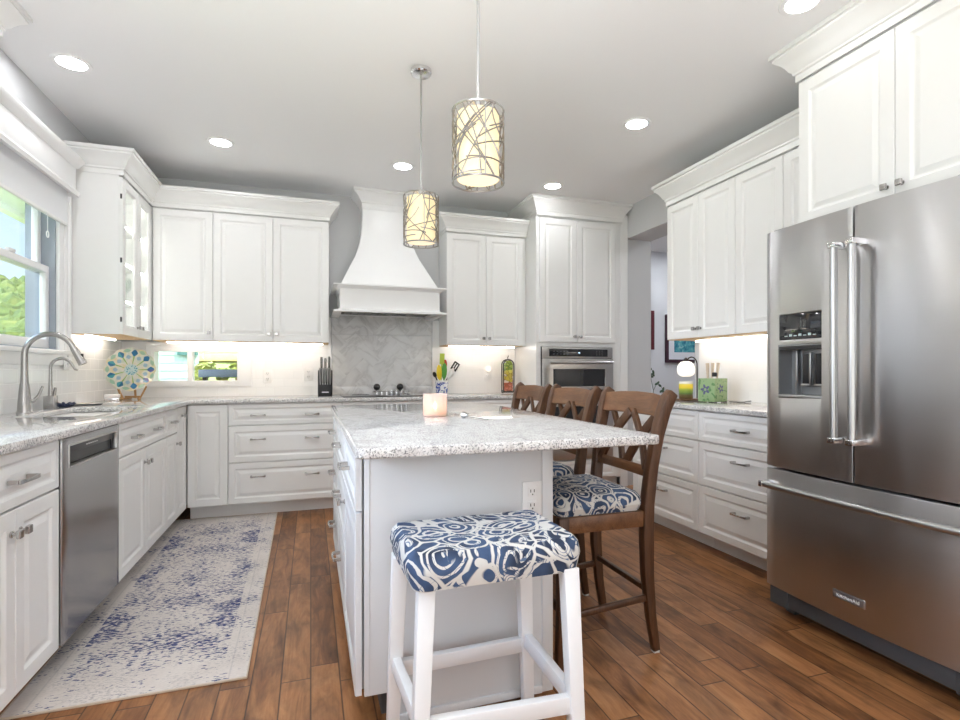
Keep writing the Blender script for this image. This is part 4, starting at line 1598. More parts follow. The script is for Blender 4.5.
# ------------------------------------------------------------------ lights
def downlight(x, y, label, lens=None):
    o = thing('ceiling_light', label, 'ceiling light', (x, y, H), 0, 'round recessed ceiling lights')
    if 'dl' not in CACHE:
        bm = new(); lathe(bm, [(0.066, -0.004), (0.088, -0.006), (0.092, 0.0), (0.066, -0.0005)], 32, None, False)
        a = build('trim_ring', bm, 'trim', o)
        bm = new(); lathe(bm, [(0, -0.003), (0.067, -0.003), (0.067, -0.0006), (0, -0.0006)], 32, None, False)
        b = build('lens', bm, 'lens', o)
        CACHE['dl'] = (a, b)
    else:
        a, b = CACHE['dl']
        inst('trim_ring', a, o); b = inst('lens', b, o)
    if lens:
        b.data = b.data.copy(); b.data.materials[0] = M[lens]


for x_, y_, lb in ((-1.186, 3.385, 'recessed ceiling light above the window at the sink'),
                   (-0.601, 4.219, 'recessed ceiling light near the back left wall cabinets'),
                   (0.686, 4.249, 'recessed ceiling light in front of the range hood'),
                   (1.996, 4.285, 'recessed ceiling light in front of the oven tower'),
                   (2.015, 3.034, 'recessed ceiling light in front of the right wall cabinets'),
                   (2.037, 1.805, 'recessed ceiling light in front of the refrigerator cabinet, at the top edge'),
                   (-0.578, 2.563, 'recessed ceiling light above the runner rug, just above the picture')):
    downlight(x_, y_, lb, 'lensdim' if (x_, y_) == (2.037, 1.805) else None)
for x_, y_ in ((-0.6, 0.6), (0.7, 0.4), (2.03, 0.55)):  # out-of-view lamps added behind the camera to help light the room
    downlight(x_, y_, 'unseen recessed ceiling light added in the part of the room behind the camera')
for hx_, hy_ in ((3.9, 3.4), (4.6, 4.4), (4.4, 5.5), (3.7, 4.6)):  # out-of-view lamps added to brighten the hall walls
    downlight(hx_, hy_, 'unseen ceiling light added to brighten the hall beyond the opening', 'lenshall')


def pendant(x, y, label, seed):
    t = thing('pendant_light', label, 'pendant light', (x, y, 0), 0, 'pendant lights over the island')
    z0, z1 = 1.808, 2.066
    bm = new(); lathe(bm, [(0.0, H - 0.030), (0.012, H - 0.030), (0.05, H - 0.026), (0.056, H - 0.020), (0.056, H - 0.0005), (0, H - 0.0005)], 28)
    build('canopy', bm, 'chrome', t)
    bm = new(); tube(bm, [(0, 0, z1 - 0.04), (0, 0, H - 0.028)], 0.0055, 10)
    lathe(bm, [(0.011, z1 - 0.05), (0.011, z1 + 0.03), (0.006, z1 + 0.045)], 14)
    build('stem', bm, 'bar', t)
    ri, ro = 0.076, 0.093
    bm = new(); lathe(bm, [(ri, z0 + 0.012), (ri, z1 - 0.012), (ri - 0.002, z1 - 0.012), (ri - 0.002, z0 + 0.012), (ri, z0 + 0.012)], 36, None, False)
    build('inner_shade', bm, 'shade', t)
    bm = new(); lathe(bm, [(0, z0 + 0.013), (ri - 0.003, z0 + 0.013), (ri - 0.003, z0 + 0.016), (0, z0 + 0.016)], 36, None, False)
    build('diffuser', bm, 'diffuser', t)
    bm = new(); lathe(bm, [(0.0, z0 + 0.09), (0.022, z0 + 0.10), (0.03, z0 + 0.13), (0.022, z0 + 0.17), (0.012, z0 + 0.20), (0, z0 + 0.20)], 16)
    build('bulb', bm, 'bulb', t)
    bm = new()
    rnd = random.Random(seed)
    for z in (z0, z1):
        pts = [(ro * math.cos(2 * PI * k / 40), ro * math.sin(2 * PI * k / 40), z) for k in range(41)]
        tube(bm, pts, 0.0035, 6, False)
    for q in range(3):
        a = 2 * PI * q / 3
        tube(bm, [(0.008 * math.cos(a), 0.008 * math.sin(a), z1), (ro * math.cos(a), ro * math.sin(a), z1)], 0.0028, 6)
    for q in range(3):
        a = 2 * PI * q / 3 + 0.5
        tube(bm, [(ro * math.cos(a), ro * math.sin(a), z0), (ro * math.cos(a), ro * math.sin(a), z1)], 0.0022, 6)
    build('frame', bm, 'bar', t)
    bm = new()
    for k in range(38):
        a0 = rnd.uniform(0, 2 * PI); a1 = a0 + rnd.choice((-1, 1)) * rnd.uniform(0.5, 2.6)
        if rnd.random() < 0.55: za, zb = z0, z1
        else: za, zb = rnd.uniform(z0, z1), rnd.uniform(z0, z1)
        curv = rnd.uniform(-0.6, 0.6)
        pts = []
        for i in range(15):
            f = i / 14
            a = a0 + (a1 - a0) * f + curv * math.sin(PI * f)
            pts.append((ro * math.cos(a), ro * math.sin(a), za + (zb - za) * f))
        tube(bm, pts, 0.0024, 5)
    build('wire_mesh', bm, 'wire', t)
    return t


M['wire'] = simple('pewter_wire', (0.30, 0.28, 0.26), 0.35, 0.9)
M['diffuser'] = simple('frosted_diffuser', (0.60, 0.54, 0.42), 0.6, emit=(1.0, 0.86, 0.60), es=0.55)
pendant(0.560, 2.863, 'farther of the two wire-drum pendant lights over the island', 3)
pendant(0.573, 1.865, 'nearer of the two wire-drum pendant lights over the island', 11)

# under-cabinet light strips
def strip(x0, x1, y0, y1, label):
    bm = new(); box(bm, x0, x1, y0, y1, UB - 0.013, UB - 0.0035, 0.002)
    tag(build('light_strip', bm, 'led'), label, 'light strip', 'under-cabinet light strips')


strip(-1.10, 0.10, 4.97, 4.982, 'glowing light strip under the wall cabinets left of the hood')
strip(1.24, 1.90, 4.97, 4.982, 'glowing light strip under the wall cabinet right of the hood')
strip(2.86, 2.872, 2.15, 3.50, 'glowing light strip under the right wall cabinets')
strip(-1.40, -1.388, 4.20, 4.75, 'glowing light strip under the glass-door cabinet')

# ------------------------------------------------------------------ shade and cornice at the left window
t = thing('window_shade', 'white pleated shade drawn halfway under a white cornice at the left window', 'shade', (0, 0, 0))
bm = new()
pts = [(-1.438, 2.44)]
n = 10
front_p = []
for k in range(n * 2 + 1):
    z = 2.44 - (2.44 - 2.048) * k / (n * 2)
    front_p.append((-1.432 if k % 2 else -1.437, z))
poly = front_p + [(-1.449, 2.048), (-1.449, 2.44)]
t_ = new()
a = [t_.verts.new((x, 2.98, z)) for x, z in poly]
b = [t_.verts.new((x, 4.030, z)) for x, z in poly]
for i in range(len(a)):
    j = (i + 1) % len(a)
    t_.faces.new((a[i], a[j], b[j], b[i]))
t_.faces.new(a); t_.faces.new(b[::-1])
join(bm, t_)
build('pleated_fabric', bm, simple('white_shade_fabric', (0.82, 0.83, 0.85), 0.8), t)
bm = new(); box(bm, -1.449, -1.430, 2.98, 4.032, 2.030, 2.050, 0.004)
build('bottom_rail', bm, 'plate', t)
bm = new()
box(bm, XL + 0.021, -1.395, 2.96, 4.050, 2.25, 2.44, 0.003)
sweep(bm, [(-1.395, 2.96), (-1.395, 4.05), (XL + 0.021, 4.05)], [(0, 2.225), (0.012, 2.225), (0.018, 2.245), (0.010, 2.262), (0, 2.265)])
sweep(bm, [(-1.395, 2.96), (-1.395, 4.05), (XL + 0.021, 4.05)], [(0, 2.40), (0.010, 2.405), (0.024, 2.43), (0.034, 2.445), (0.034, 2.462), (0, 2.462)])
build('cornice', bm, 'trim', t)
bm = new()
tube(bm, [(-1.425, 3.74, 2.04), (-1.425, 3.74, 1.93)], 0.0015, 6)
pts = [(-1.425, 3.74 + 0.014 * math.cos(2 * PI * k / 16), 1.912 + 0.018 * math.sin(2 * PI * k / 16)) for k in range(17)]
tube(bm, pts, 0.003, 6, False)
build('pull_cord', bm, 'plate', t)

# ------------------------------------------------------------------ faucets and worktop items on the left
t = thing('kitchen_faucet', 'tall brushed nickel gooseneck kitchen faucet with a pull-down head', 'faucet', (-1.392, 3.396, 0.914))
bm = new(); lathe(bm, [(0.034, 0), (0.034, 0.006), (0.030, 0.012), (0.027, 0.07), (0.022, 0.13), (0.0195, 0.15)], 20)
build('base', bm, 'nickel', t)
bm = new()
pts = [(0, 0, 0.13), (0, 0, 0.20), (0, 0, 0.30)]
Rr = 0.108
for k in range(1, 13):
    a = PI * k / 13.5
    pts.append((Rr * (1 - math.cos(a)), 0, 0.30 + Rr * math.sin(a)))
tube(bm, pts, [0.0185, 0.016, 0.0145] + [0.0135] * 12, 14)
build('spout', bm, 'nickel', t)
p = Vector(pts[-1]); d = (Vector(pts[-1]) - Vector(pts[-2])).normalized()
bm = new(); tube(bm, [p, p + d * 0.02, p + d * 0.06, p + d * 0.095], [0.0155, 0.017, 0.019, 0.0205], 14)
hd = build('spray_head', bm, 'nickel', t)
bm = new(); q = p + d * 0.05
box(bm, q.x + 0.012, q.x + 0.022, -0.006, 0.006, q.z - 0.015, q.z + 0.015, 0.002)
build('spray_button', bm, 'black', hd)
bm = new()
tube(bm, [(0, 0.0, 0.055), (0.02, 0.045, 0.06)], [0.012, 0.012], 10)
tube(bm, [(0.02, 0.045, 0.06), (0.035, 0.06, 0.085), (0.05, 0.072, 0.135)], [0.010, 0.007, 0.006], 10)
build('lever', bm, 'nickel', t)

t = thing('water_faucet', 'small brushed nickel filtered-water faucet with a square base beside the tall faucet', 'faucet', (-1.402, 3.715, 0.914))
bm = new(); box(bm, -0.026, 0.026, -0.026, 0.026, 0, 0.075, 0.003)
build('base', bm, 'nickel', t)
bm = new()
pts = [(0, 0, 0.07), (0, 0, 0.14), (0, 0, 0.235)]
for k in range(1, 12):
    a = PI * k / 13
    pts.append((0.052 * (1 - math.cos(a)), 0, 0.235 + 0.052 * math.sin(a)))
pts.append((0.118, 0, 0.225)); pts.append((0.130, 0, 0.222))
tube(bm, pts, [0.013, 0.0095] + [0.0082] * 12 + [0.007, 0.006], 12)
build('spout', bm, 'nickel', t)
bm = new(); tube(bm, [(0.01, 0.015, 0.07), (0.012, 0.03, 0.12)], [0.010, 0.007], 10)
build('lever', bm, 'nickel', t)

bm = new()
lathe(bm, [(0.0, 0.0), (0.028, 0.0), (0.040, 0.006), (0.046, 0.02), (0.036, 0.014), (0, 0.008)], 20)
for k in range(9):
    a = 2 * PI * k / 9
    tube(bm, [(0.03 * math.cos(a), 0.03 * math.sin(a), 0.012), (0.05 * math.cos(a), 0.05 * math.sin(a), 0.024)], [0.012, 0.008], 6)
tag(build('sink_strainer', bm, simple('navy_silicone', (0.02, 0.03, 0.07), 0.4), None, (-1.385, 3.86, 0.9145)), 'dark blue petal-edged sink strainer beside the small faucet', 'strainer')
bm = new(); lathe(bm, [(0, 0), (0.07, 0), (0.088, 0.009), (0.086, 0.011), (0.068, 0.004), (0, 0.003)], 28)
tag(build('tray', bm, 'bar', None, (-1.345, 4.08, 0.9145)), 'round flat silver tray on the left worktop behind the faucets', 'tray')
t = thing('soap_box', 'small white box on the worktop below the glass plate', 'box', (-1.365, 4.60, 0.9145), R(8))
bm = new(); box(bm, -0.045, 0.045, -0.03, 0.03, 0, 0.022, 0.003)
build('tray', bm, 'chrome', t)
bm = new(); box(bm, -0.045, 0.045, -0.03, 0.03, 0.022, 0.048, 0.004)
build('lid', bm, 'plate', t)

# decorative plate on an easel
t = thing('plate_easel', 'small golden wooden plate easel on the left worktop corner', 'easel', (-1.285, 4.76, 0.9145))
bm = new()
for s in (-1, 1):
    bar(bm, [(s * 0.055, -0.055, 0.005), (s * 0.058, -0.02, 0.012), (s * 0.075, -0.01, 0.05), (s * 0.095, 0.0, 0.10)], 0.012, [0.02, 0.03, 0.024, 0.012], (0, 1, 0.3), 0.003)
    bar(bm, [(s * 0.055, -0.05, 0.006), (s * 0.03, 0.09, 0.006)], 0.014, 0.012, (0, 0, 1), 0.002)
bar(bm, [(-0.05, 0.01, 0.02), (0.05, 0.01, 0.02)], 0.012, 0.014, (0, 0, 1), 0.002)
bar(bm, [(0, 0.09, 0.006), (0, 0.045, 0.20)], 0.014, 0.010, (0, 1, 0), 0.002)
build('frame', bm, 'easel', t)

def plate_mat():
    m, n, b = mat('painted_glass_plate')
    o = n.obj()
    x, y, z = n.sep(o)
    r = n.m('SQRT', n.m('ADD', n.m('MULTIPLY', x, x), n.m('MULTIPLY', y, y)))
    a = n.m('ARCTAN2', y, x)
    # ring of petals
    pet = n.m('COSINE', n.m('MULTIPLY', a, 9.0))
    ringd = n.m('ABSOLUTE', n.m('SUBTRACT', r, 0.128))
    pk = n.m('LESS_THAN', n.m('ADD', n.m('MULTIPLY', ringd, 26.0), n.m('MULTIPLY', pet, -0.62)), 0.0)
    hue = n.ramp(n.white(n.comb(n.m('FLOOR', n.m('MULTIPLY', a, 9.0 / (2 * PI))), 1, 1)), [(0, (0.05, 0.22, 0.42)), (0.4, (0.09, 0.42, 0.52)), (0.7, (0.10, 0.13, 0.38)), (1, (0.16, 0.50, 0.56))], 'CONSTANT')
    base = n.ramp(n.noise(o, 22, 3), [(0.35, (0.62, 0.72, 0.62)), (0.5, (0.80, 0.82, 0.78)), (0.65, (0.78, 0.72, 0.50))])
    leaf = n.m('LESS_THAN', n.m('ABSOLUTE', n.m('SINE', n.m('MULTIPLY', a, 4.5))), 0.22)
    leaf = n.m('MULTIPLY', leaf, n.m('MULTIPLY', n.m('LESS_THAN', r, 0.105), n.m('GREATER_THAN', r, 0.045)))
    c = n.mix(leaf, base, (0.35, 0.55, 0.22))
    cen = n.m('LESS_THAN', r, 0.042)
    dots = n.ramp(n.voro(o, 85), [(0.30, (0.06, 0.36, 0.50)), (0.45, (0.62, 0.80, 0.82))])
    c = n.mix(cen, c, dots)
    c = n.mix(pk, c, hue)
    p2 = n.m('LESS_THAN', n.m('ADD', n.m('MULTIPLY', n.m('ABSOLUTE', n.m('SUBTRACT', r, 0.098)), 40.0), n.m('MULTIPLY', pet, 0.62)), 0.0)
    c = n.mix(n.m('MULTIPLY', p2, 0.8), c, (0.30, 0.52, 0.72))
    p3 = n.m('LESS_THAN', n.m('ADD', n.m('MULTIPLY', n.m('ABSOLUTE', n.m('SUBTRACT', r, 0.146)), 55.0), n.m('MULTIPLY', pet, 0.7)), 0.0)
    c = n.mix(p3, c, (0.40, 0.62, 0.50))
    n.put(b.inputs['Base Color'], c)
    b.inputs['Roughness'].default_value = 0.08
    b.inputs['Transmission Weight'].default_value = 0.15
    return m


bm = new()
seg = 72
rings = []
for r, z in ((0.0, 0.0), (0.04, 0.0), (0.09, 0.004), (0.13, 0.012), (0.163, 0.022)):
    rings.append([bm.verts.new(((r + (0.005 * math.cos(12 * 2 * PI * i / seg) if r > 0.15 else 0)) * math.cos(2 * PI * i / seg), (r + (0.005 * math.cos(12 * 2 * PI * i / seg) if r > 0.15 else 0)) * math.sin(2 * PI * i / seg), z)) for i in range(seg)] if r else [bm.verts.new((0, 0, 0))])
for k, (a, b) in enumerate(zip(rings, rings[1:])):
    for i in range(seg):
        j = (i + 1) % seg
        if len(a) == 1: bm.faces.new((a[0], b[i], b[j]))
        else: bm.faces.new((a[i], b[i], b[j], a[j]))
geom = bmesh.ops.solidify(bm, geom=bm.faces[:], thickness=0.005)
o = build('display_plate', bm, plate_mat(), None, (-1.285, 4.735, 1.140))
o.rotation_euler = (R(90 - 10), 0, R(6))
tag(o, 'round blue, green and white painted glass plate standing on the easel', 'plate')

# ------------------------------------------------------------------ back worktop items
t = thing('knife_block', 'black knife block on the back worktop left of the cooktop', 'knife block', (0.118, 4.93, 0.9145))
bm = new()
prism(bm, [(-0.062, 0), (0.062, 0), (0.062, 0.17), (-0.062, 0.225)], -0.06, 0.06, 0.004, 2,
      Matrix(((0, 0, 1, 0), (1, 0, 0, 0), (0, 1, 0, 0), (0, 0, 0, 1))))
build('block', bm, 'black', t)
bm = new(); box(bm, -0.028, 0.028, -0.0635, -0.061, 0.03, 0.038)
build('label_plate', bm, 'plate', t)
KG = 'knives in the black block'
bm = new(); tube(bm, [(0, 0, -0.05), (0, -0.008, 0.0), (0, -0.024, 0.10)], [0.005, 0.008, 0.010], 8)
kn = build('knife', bm, 'bar')
for k in range(5):
    o = kn if k == 0 else kn.copy()
    if k: COL.objects.link(o)
    o.location = (0.078 + k * 0.020, 4.872, 1.062)
    o.scale = (1, 1, 0.95)
    tag(o, 'silver steak knife in the front row of the black knife block', 'knife', KG)
bm = new(); tube(bm, [(0, 0, -0.05), (0, -0.006, 0.0), (0, -0.02, 0.10), (0, -0.022, 0.118)], [0.006, 0.009, 0.012, 0.009], 8)
kn2 = build('knife', bm, 'nickel')
for k, (dx, dz, lb) in enumerate(((-0.030, 0.0, 'left large silver knife at the back of the knife block'), (0.002, -0.01, 'middle large silver knife at the back of the knife block'), (0.034, 0.005, 'right large silver knife at the back of the knife block'))):
    o = kn2 if k == 0 else kn2.copy()
    if k: COL.objects.link(o)
    o.location = (0.118 + dx, 4.94, 1.135 + dz)
    tag(o, lb, 'knife', KG)

t = thing('utensil_crock', 'white crock with blue painted pattern holding cooking utensils', 'crock', (1.160, 4.93, 0.9145))
bm = new(); lathe(bm, [(0.045, 0), (0.05, 0.004), (0.058, 0.06), (0.060, 0.128), (0.055, 0.128), (0.052, 0.06), (0.042, 0.012), (0, 0.010)], 28)
build('pot', bm, 'bluewhite', t)
bm = new(); lathe(bm, [(0.0605, 0.112), (0.0625, 0.118), (0.0605, 0.130), (0.054, 0.130), (0.054, 0.112)], 28, None, False)
build('rim', bm, 'cream', t)


def facing(d):
    xa = Vector((1, 0, 0)); xa = (xa - d * xa.dot(d)).normalized()
    return Matrix((xa, d.cross(xa), d)).transposed().to_4x4()


def utensil(name, color, dx, dy, tipx, tipy, z1, head, label, hw=0.03, hl=0.09):
    o = thing(name, label, 'utensil', (1.160, 4.93, 0.93), 0, 'cooking utensils in the crock')
    a = Vector((dx, dy, 0)); b = Vector((tipx, tipy, z1 - 0.93 - hl))
    d = (b - a).normalized()
    bm = new(); tube(bm, [a, b], 0.0065, 8)
    build('handle', bm, color, o)
    bm = new()
    if head == 'spoon':
        t2 = new()
        bmesh.ops.create_uvsphere(t2, u_segments=14, v_segments=10, radius=1)
        mx = Matrix.Translation(b + d * hl * 0.5) @ facing(d) @ Matrix.Diagonal((hw, 0.010, hl * 0.55, 1))
        join(bm, t2, mx)
    else:
        t2 = new()
        cells(t2, [-hw, -hw * 0.55, -hw * 0.2, hw * 0.2, hw * 0.55, hw], [0, hl * 0.25, hl * 0.85, hl], lambda i, j: not (j == 1 and i in (1, 3)) if head == 'slotted' else True, -0.003, 0.003, 'xzy', 0.0012)
        mx = Matrix.Translation(b) @ facing(d)
        join(bm, t2, mx)
    build('head', bm, color, o)


M['u_yellow'] = simple('yellow_silicone', (0.85, 0.62, 0.03), 0.4)
M['u_green'] = simple('green_silicone', (0.10, 0.34, 0.05), 0.4)
M['u_lime'] = simple('lime_silicone', (0.55, 0.66, 0.08), 0.4)
M['u_red'] = simple('red_silicone', (0.50, 0.06, 0.03), 0.4)
M['u_white'] = simple('white_silicone', (0.80, 0.79, 0.76), 0.4)
utensil('spoon', 'u_yellow', -0.02, -0.02, -0.030, -0.035, 1.185, 'spoon', 'yellow spoon at the front of the utensil crock', 0.026, 0.13)
utensil('spoon', 'u_green', 0.01, -0.02, 0.012, -0.035, 1.20, 'spoon', 'green spoon at the front of the utensil crock', 0.026, 0.14)
utensil('spatula', 'u_lime', -0.01, 0.01, 0.000, 0.00, 1.295, 'flat', 'lime green spatula standing tallest in the utensil crock', 0.022, 0.10)
utensil('spoon', 'u_red', 0.015, 0.01, 0.028, 0.01, 1.235, 'spoon', 'red spoon behind the green one in the utensil crock', 0.022, 0.09)
utensil('spoon', 'u_white', -0.012, -0.01, 0.058, -0.02, 1.165, 'spoon', 'white spoon leaning right in the utensil crock', 0.024, 0.10)
utensil('turner', 'black', -0.032, 0.0, 0.108, 0.01, 1.225, 'slotted', 'black slotted turner leaning right in the utensil crock', 0.030, 0.085)
utensil('ladle', 'black', 0.005, 0.0, -0.056, 0.01, 1.125, 'spoon', 'black ladle leaning left in the utensil crock', 0.018, 0.05)

def pepper_mat():
    m, n, b = mat('layered_peppers_in_glass')
    o = n.obj()
    x, y, z = n.sep(o)
    cellc = n.voro(o, 26, 'F1', 'Color')
    cx, cy, cz = n.sep(cellc)
    k = n.m('ADD', z, n.m('MULTIPLY', n.m('SUBTRACT', cx, 0.5), 0.09))
    c = n.ramp(n.m('DIVIDE', k, 0.34), [(0.0, (0.65, 0.20, 0.12)), (0.20, (0.42, 0.10, 0.04)), (0.30, (0.80, 0.66, 0.50)), (0.42, (0.55, 0.42, 0.05)), (0.58, (0.72, 0.62, 0.10)), (0.68, (0.24, 0.36, 0.04)), (0.85, (0.40, 0.52, 0.08)), (0.97, (0.7, 0.72, 0.6))], 'CONSTANT')
    e = n.ramp(n.voro(o, 26, 'DISTANCE_TO_EDGE'), [(0.0, (0.25, 0.2, 0.15)), (0.12, (1, 1, 1))])
    n.put(b.inputs['Base Color'], n.mix(0.8, c, e, 'MULTIPLY'))
    b.inputs['Roughness'].default_value = 0.12
    b.inputs['Coat Weight'].default_value = 0.6
    return m


t = thing('decorative_bottle', 'arched bottle of layered peppers in an iron stand on the back worktop', 'bottle', (1.835, 4.98, 0.9145))
arch = []
hw, hs = 0.048, 0.275
for k in range(13):
    a = PI * k / 12
    arch.append((hw * math.cos(a), hs + hw * math.sin(a)))
poly = [(hw, 0.02)] + arch + [(-hw, 0.02)]
bm = new(); prism(bm, poly, -0.022, 0.022, 0.006, 2, Matrix(((1, 0, 0, 0), (0, 0, 1, 0), (0, 1, 0, 0), (0, 0, 0, 1))))
build('jar', bm, pepper_mat(), t)
bm = new()
for yy in (-0.026, 0.026):
    pts = [((hw + 0.006) * (-1), yy, 0.01)] + [(-(hw + 0.006) * math.cos(PI * k / 12), yy, hs + (hw + 0.006) * math.sin(PI * k / 12)) for k in range(13)] + [(hw + 0.006, yy, 0.01)]
    tube(bm, pts, 0.0055, 8)
tube(bm, [(0, 0, hs + hw), (0, 0, hs + hw + 0.03), (0.008, 0, hs + hw + 0.045)], 0.004, 8)
for s in (-1, 1):
    pts = [(s * (hw + 0.002), -0.03, 0.02)] + [(s * (hw + 0.012 + 0.016 * math.sin(2 * PI * k / 14)), -0.03, 0.016 - 0.012 * math.cos(2 * PI * k / 14)) for k in range(12)]
    tube(bm, pts, 0.004, 6)
box(bm, -hw - 0.004, hw + 0.004, -0.028, 0.028, 0.006, 0.018, 0.002)
build('stand', bm, 'iron', t)

# ------------------------------------------------------------------ candle on the island
t = thing('candle', 'lit candle in a pale pink glass on the island worktop', 'candle', (0.560, 2.52, 0.9142))
bm = new(); lathe(bm, [(0.052, 0), (0.057, 0.004), (0.057, 0.108), (0.054, 0.108), (0.053, 0.010), (0, 0.008)], 32)
build('glass_jar', bm, 'votive', t)
bm = new(); lathe(bm, [(0.0, 0.009), (0.0525, 0.011), (0.0525, 0.03), (0, 0.030)], 28)
build('wax', bm, 'wax', t)
bm = new(); lathe(bm, [(0, 0.032), (0.008, 0.040), (0.010, 0.050), (0.004, 0.066), (0, 0.074)], 12)
build('flame', bm, 'flame', t)
t = thing('candle_snuffer', 'small silver candle snuffer lying beside the lit candle', 'snuffer', (0.655, 2.36, 0.9145), R(-65))
bm = new(); tube(bm, [(0.03, 0, 0.010), (0.09, 0, 0.008), (0.17, 0, 0.006)], 0.0035, 8)
build('handle', bm, 'bar', t)
bm = new(); lathe(bm, [(0.016, 0.0), (0.012, 0.02), (0.004, 0.032), (0, 0.033)], 16, Matrix.Translation((0.0, 0, 0.016)) @ Matrix.Rotation(R(90), 4, 'Y'))
build('bell', bm, 'bar', t)

# ------------------------------------------------------------------ right worktop items
t = thing('candle_lamp', 'candle warmer lamp with a glowing glass globe shade on the right worktop', 'lamp', (2.63, 3.325, 0.9142))
bm = new(); box(bm, -0.07, 0.13, -0.07, 0.07, 0, 0.012, 0.004)
build('base', bm, wood('walnut_base', (0.05, 0.02, 0.01), (0.11, 0.05, 0.02), (0.16, 0.08, 0.04), 'x', 2), t)
bm = new()
pts = [(0.10, 0, 0.01), (0.10, 0, 0.24)] + [(0.05 + 0.05 * math.cos(R(15 * k)), 0, 0.26 + 0.06 * math.sin(R(15 * k))) for k in range(1, 10)]
pts.append((0.0, 0, 0.30))
tube(bm, pts, 0.005, 8)
lathe(bm, [(0.015, 0.285), (0.018, 0.30), (0.006, 0.315)], 14)
build('arm', bm, 'iron', t)
bm = new(); lathe(bm, [(0.026, 0.175), (0.045, 0.182), (0.060, 0.20), (0.064, 0.232), (0.056, 0.262), (0.036, 0.284), (0.012, 0.290)], 28, None, False)
build('globe_shade', bm, 'globe', t)
t = thing('jar_candle', 'jar candle shading from yellow to dark green under the candle lamp', 'candle', (2.63, 3.325, 0.9265))

def jar_mat():
    m, n, b = mat('yellow_green_jar')
    x, y, z = n.sep(n.obj())
    c = n.ramp(n.m('DIVIDE', z, 0.13), [(0.0, (0.10, 0.05, 0.02)), (0.22, (0.13, 0.10, 0.04)), (0.30, (0.12, 0.20, 0.05)), (0.52, (0.33, 0.42, 0.06)), (0.62, (0.85, 0.62, 0.04)), (0.82, (0.90, 0.70, 0.10)), (0.88, (0.88, 0.86, 0.78))])
    n.put(b.inputs['Base Color'], c)
    b.inputs['Roughness'].default_value = 0.15
    return m


bm = new(); lathe(bm, [(0.046, 0), (0.050, 0.004), (0.050, 0.126), (0.047, 0.126), (0.046, 0.112), (0, 0.110)], 28)
build('jar', bm, jar_mat(), t)
bm = new(); tube(bm, [(0, 0, 0.109), (0.002, 0, 0.122)], 0.0015, 6)
build('wick', bm, 'black', t)

def greenbox_mat():
    m, n, b = mat('green_floral_paint')
    x, y, z = n.sep(n.obj())
    y = n.m('SUBTRACT', y, x)
    flower = None
    for (cy, cz, rr) in ((0.080, 0.088, 0.036), (-0.062, 0.095, 0.030)):
        dy = n.m('SUBTRACT', y, cy); dz = n.m('SUBTRACT', z, cz)
        r = n.m('SQRT', n.m('ADD', n.m('MULTIPLY', dy, dy), n.m('MULTIPLY', dz, dz)))
        a = n.m('ARCTAN2', dz, dy)
        lim = n.m('MULTIPLY_ADD', n.m('COSINE', n.m('MULTIPLY', a, 5.0)), rr * 0.3, rr * 0.75)
        f = n.m('LESS_THAN', r, lim)
        hole = n.m('GREATER_THAN', r, rr * 0.28)
        f2 = n.m('MULTIPLY', f, hole)
        flower = f2 if flower is None else n.m('MAXIMUM', flower, f2)
    base = n.mix(n.noise(n.obj(), 16, 3), (0.22, 0.33, 0.16), (0.31, 0.42, 0.22))
    lf = n.ramp(n.noise(n.obj(), 30, 1, 0.5, 1.0), [(0.60, (0, 0, 0)), (0.63, (1, 1, 1))])
    c = n.mix(lf, base, (0.10, 0.22, 0.08))
    c = n.mix(flower, c, (0.09, 0.09, 0.20))
    n.put(b.inputs['Base Color'], c)
    b.inputs['Roughness'].default_value = 0.4
    return m


t = thing('planter_box', 'square green box painted with dark blue flowers on the right worktop', 'box', (2.665, 3.085, 0.9142), R(14))
bm = new()
cells(bm, [-0.072, -0.064, 0.064, 0.072], [-0.066, -0.058, 0.058, 0.066], lambda i, j: (i, j) != (1, 1), 0.006, 0.165, 'xyz', 0.002)
box(bm, -0.070, 0.070, -0.064, 0.064, 0.004, 0.012)
build('box', bm, greenbox_mat(), t)
bm = new()
for sx in (-1, 1):
    for sy in (-1, 1):
        box(bm, sx * 0.055 - 0.014, sx * 0.055 + 0.014, sy * 0.05 - 0.014, sy * 0.05 + 0.014, 0.0, 0.006)
build('feet', bm, 'iron', t)
RG = 'tools in the green box'
M['stick'] = simple('pale_wood_stick', (0.62, 0.52, 0.40), 0.6)
bm = new(); tube(bm, [(0, 0, 0), (0.0, 0.006, 0.14), (0.0, 0.010, 0.26)], [0.005, 0.007, 0.012], 8)
s0 = build('wooden_spoon', bm, 'stick')
for k, (dx, dy) in enumerate(((-0.01, 0.026), (0.0, 0.010), (0.01, -0.006))):
    o = s0 if k == 0 else s0.copy()
    if k: COL.objects.link(o)
    o.location = (2.665 + dx, 3.085 + dy, 0.928)
    o.rotation_euler = (R(6 * (k - 1)), R(4), 0)
    tag(o, 'pale wooden stick standing in the green flowered box', 'stick', RG)
t = thing('small_bottle', 'small bottle with a black cap standing in the green flowered box', 'bottle', (2.650, 3.050, 0.9265))
bm = new(); lathe(bm, [(0.02, 0), (0.022, 0.004), (0.022, 0.12), (0.012, 0.150), (0.012, 0.165)], 16)
build('bottle', bm, 'cream', t)
bm = new(); lathe(bm, [(0.016, 0.165), (0.017, 0.168), (0.017, 0.192), (0.012, 0.195), (0, 0.195)], 16)
build('cap', bm, 'black', t)
bm = new()
tube(bm, [(2.72, 2.985, 0.919), (2.75, 2.93, 0.918), (2.80, 2.93, 0.918), (2.86, 2.99, 0.918), (2.92, 3.00, 0.92)], 0.0035, 6)
tag(build('extension_cable', bm, 'black'), 'short black cable on the right worktop beside the green box', 'cable')

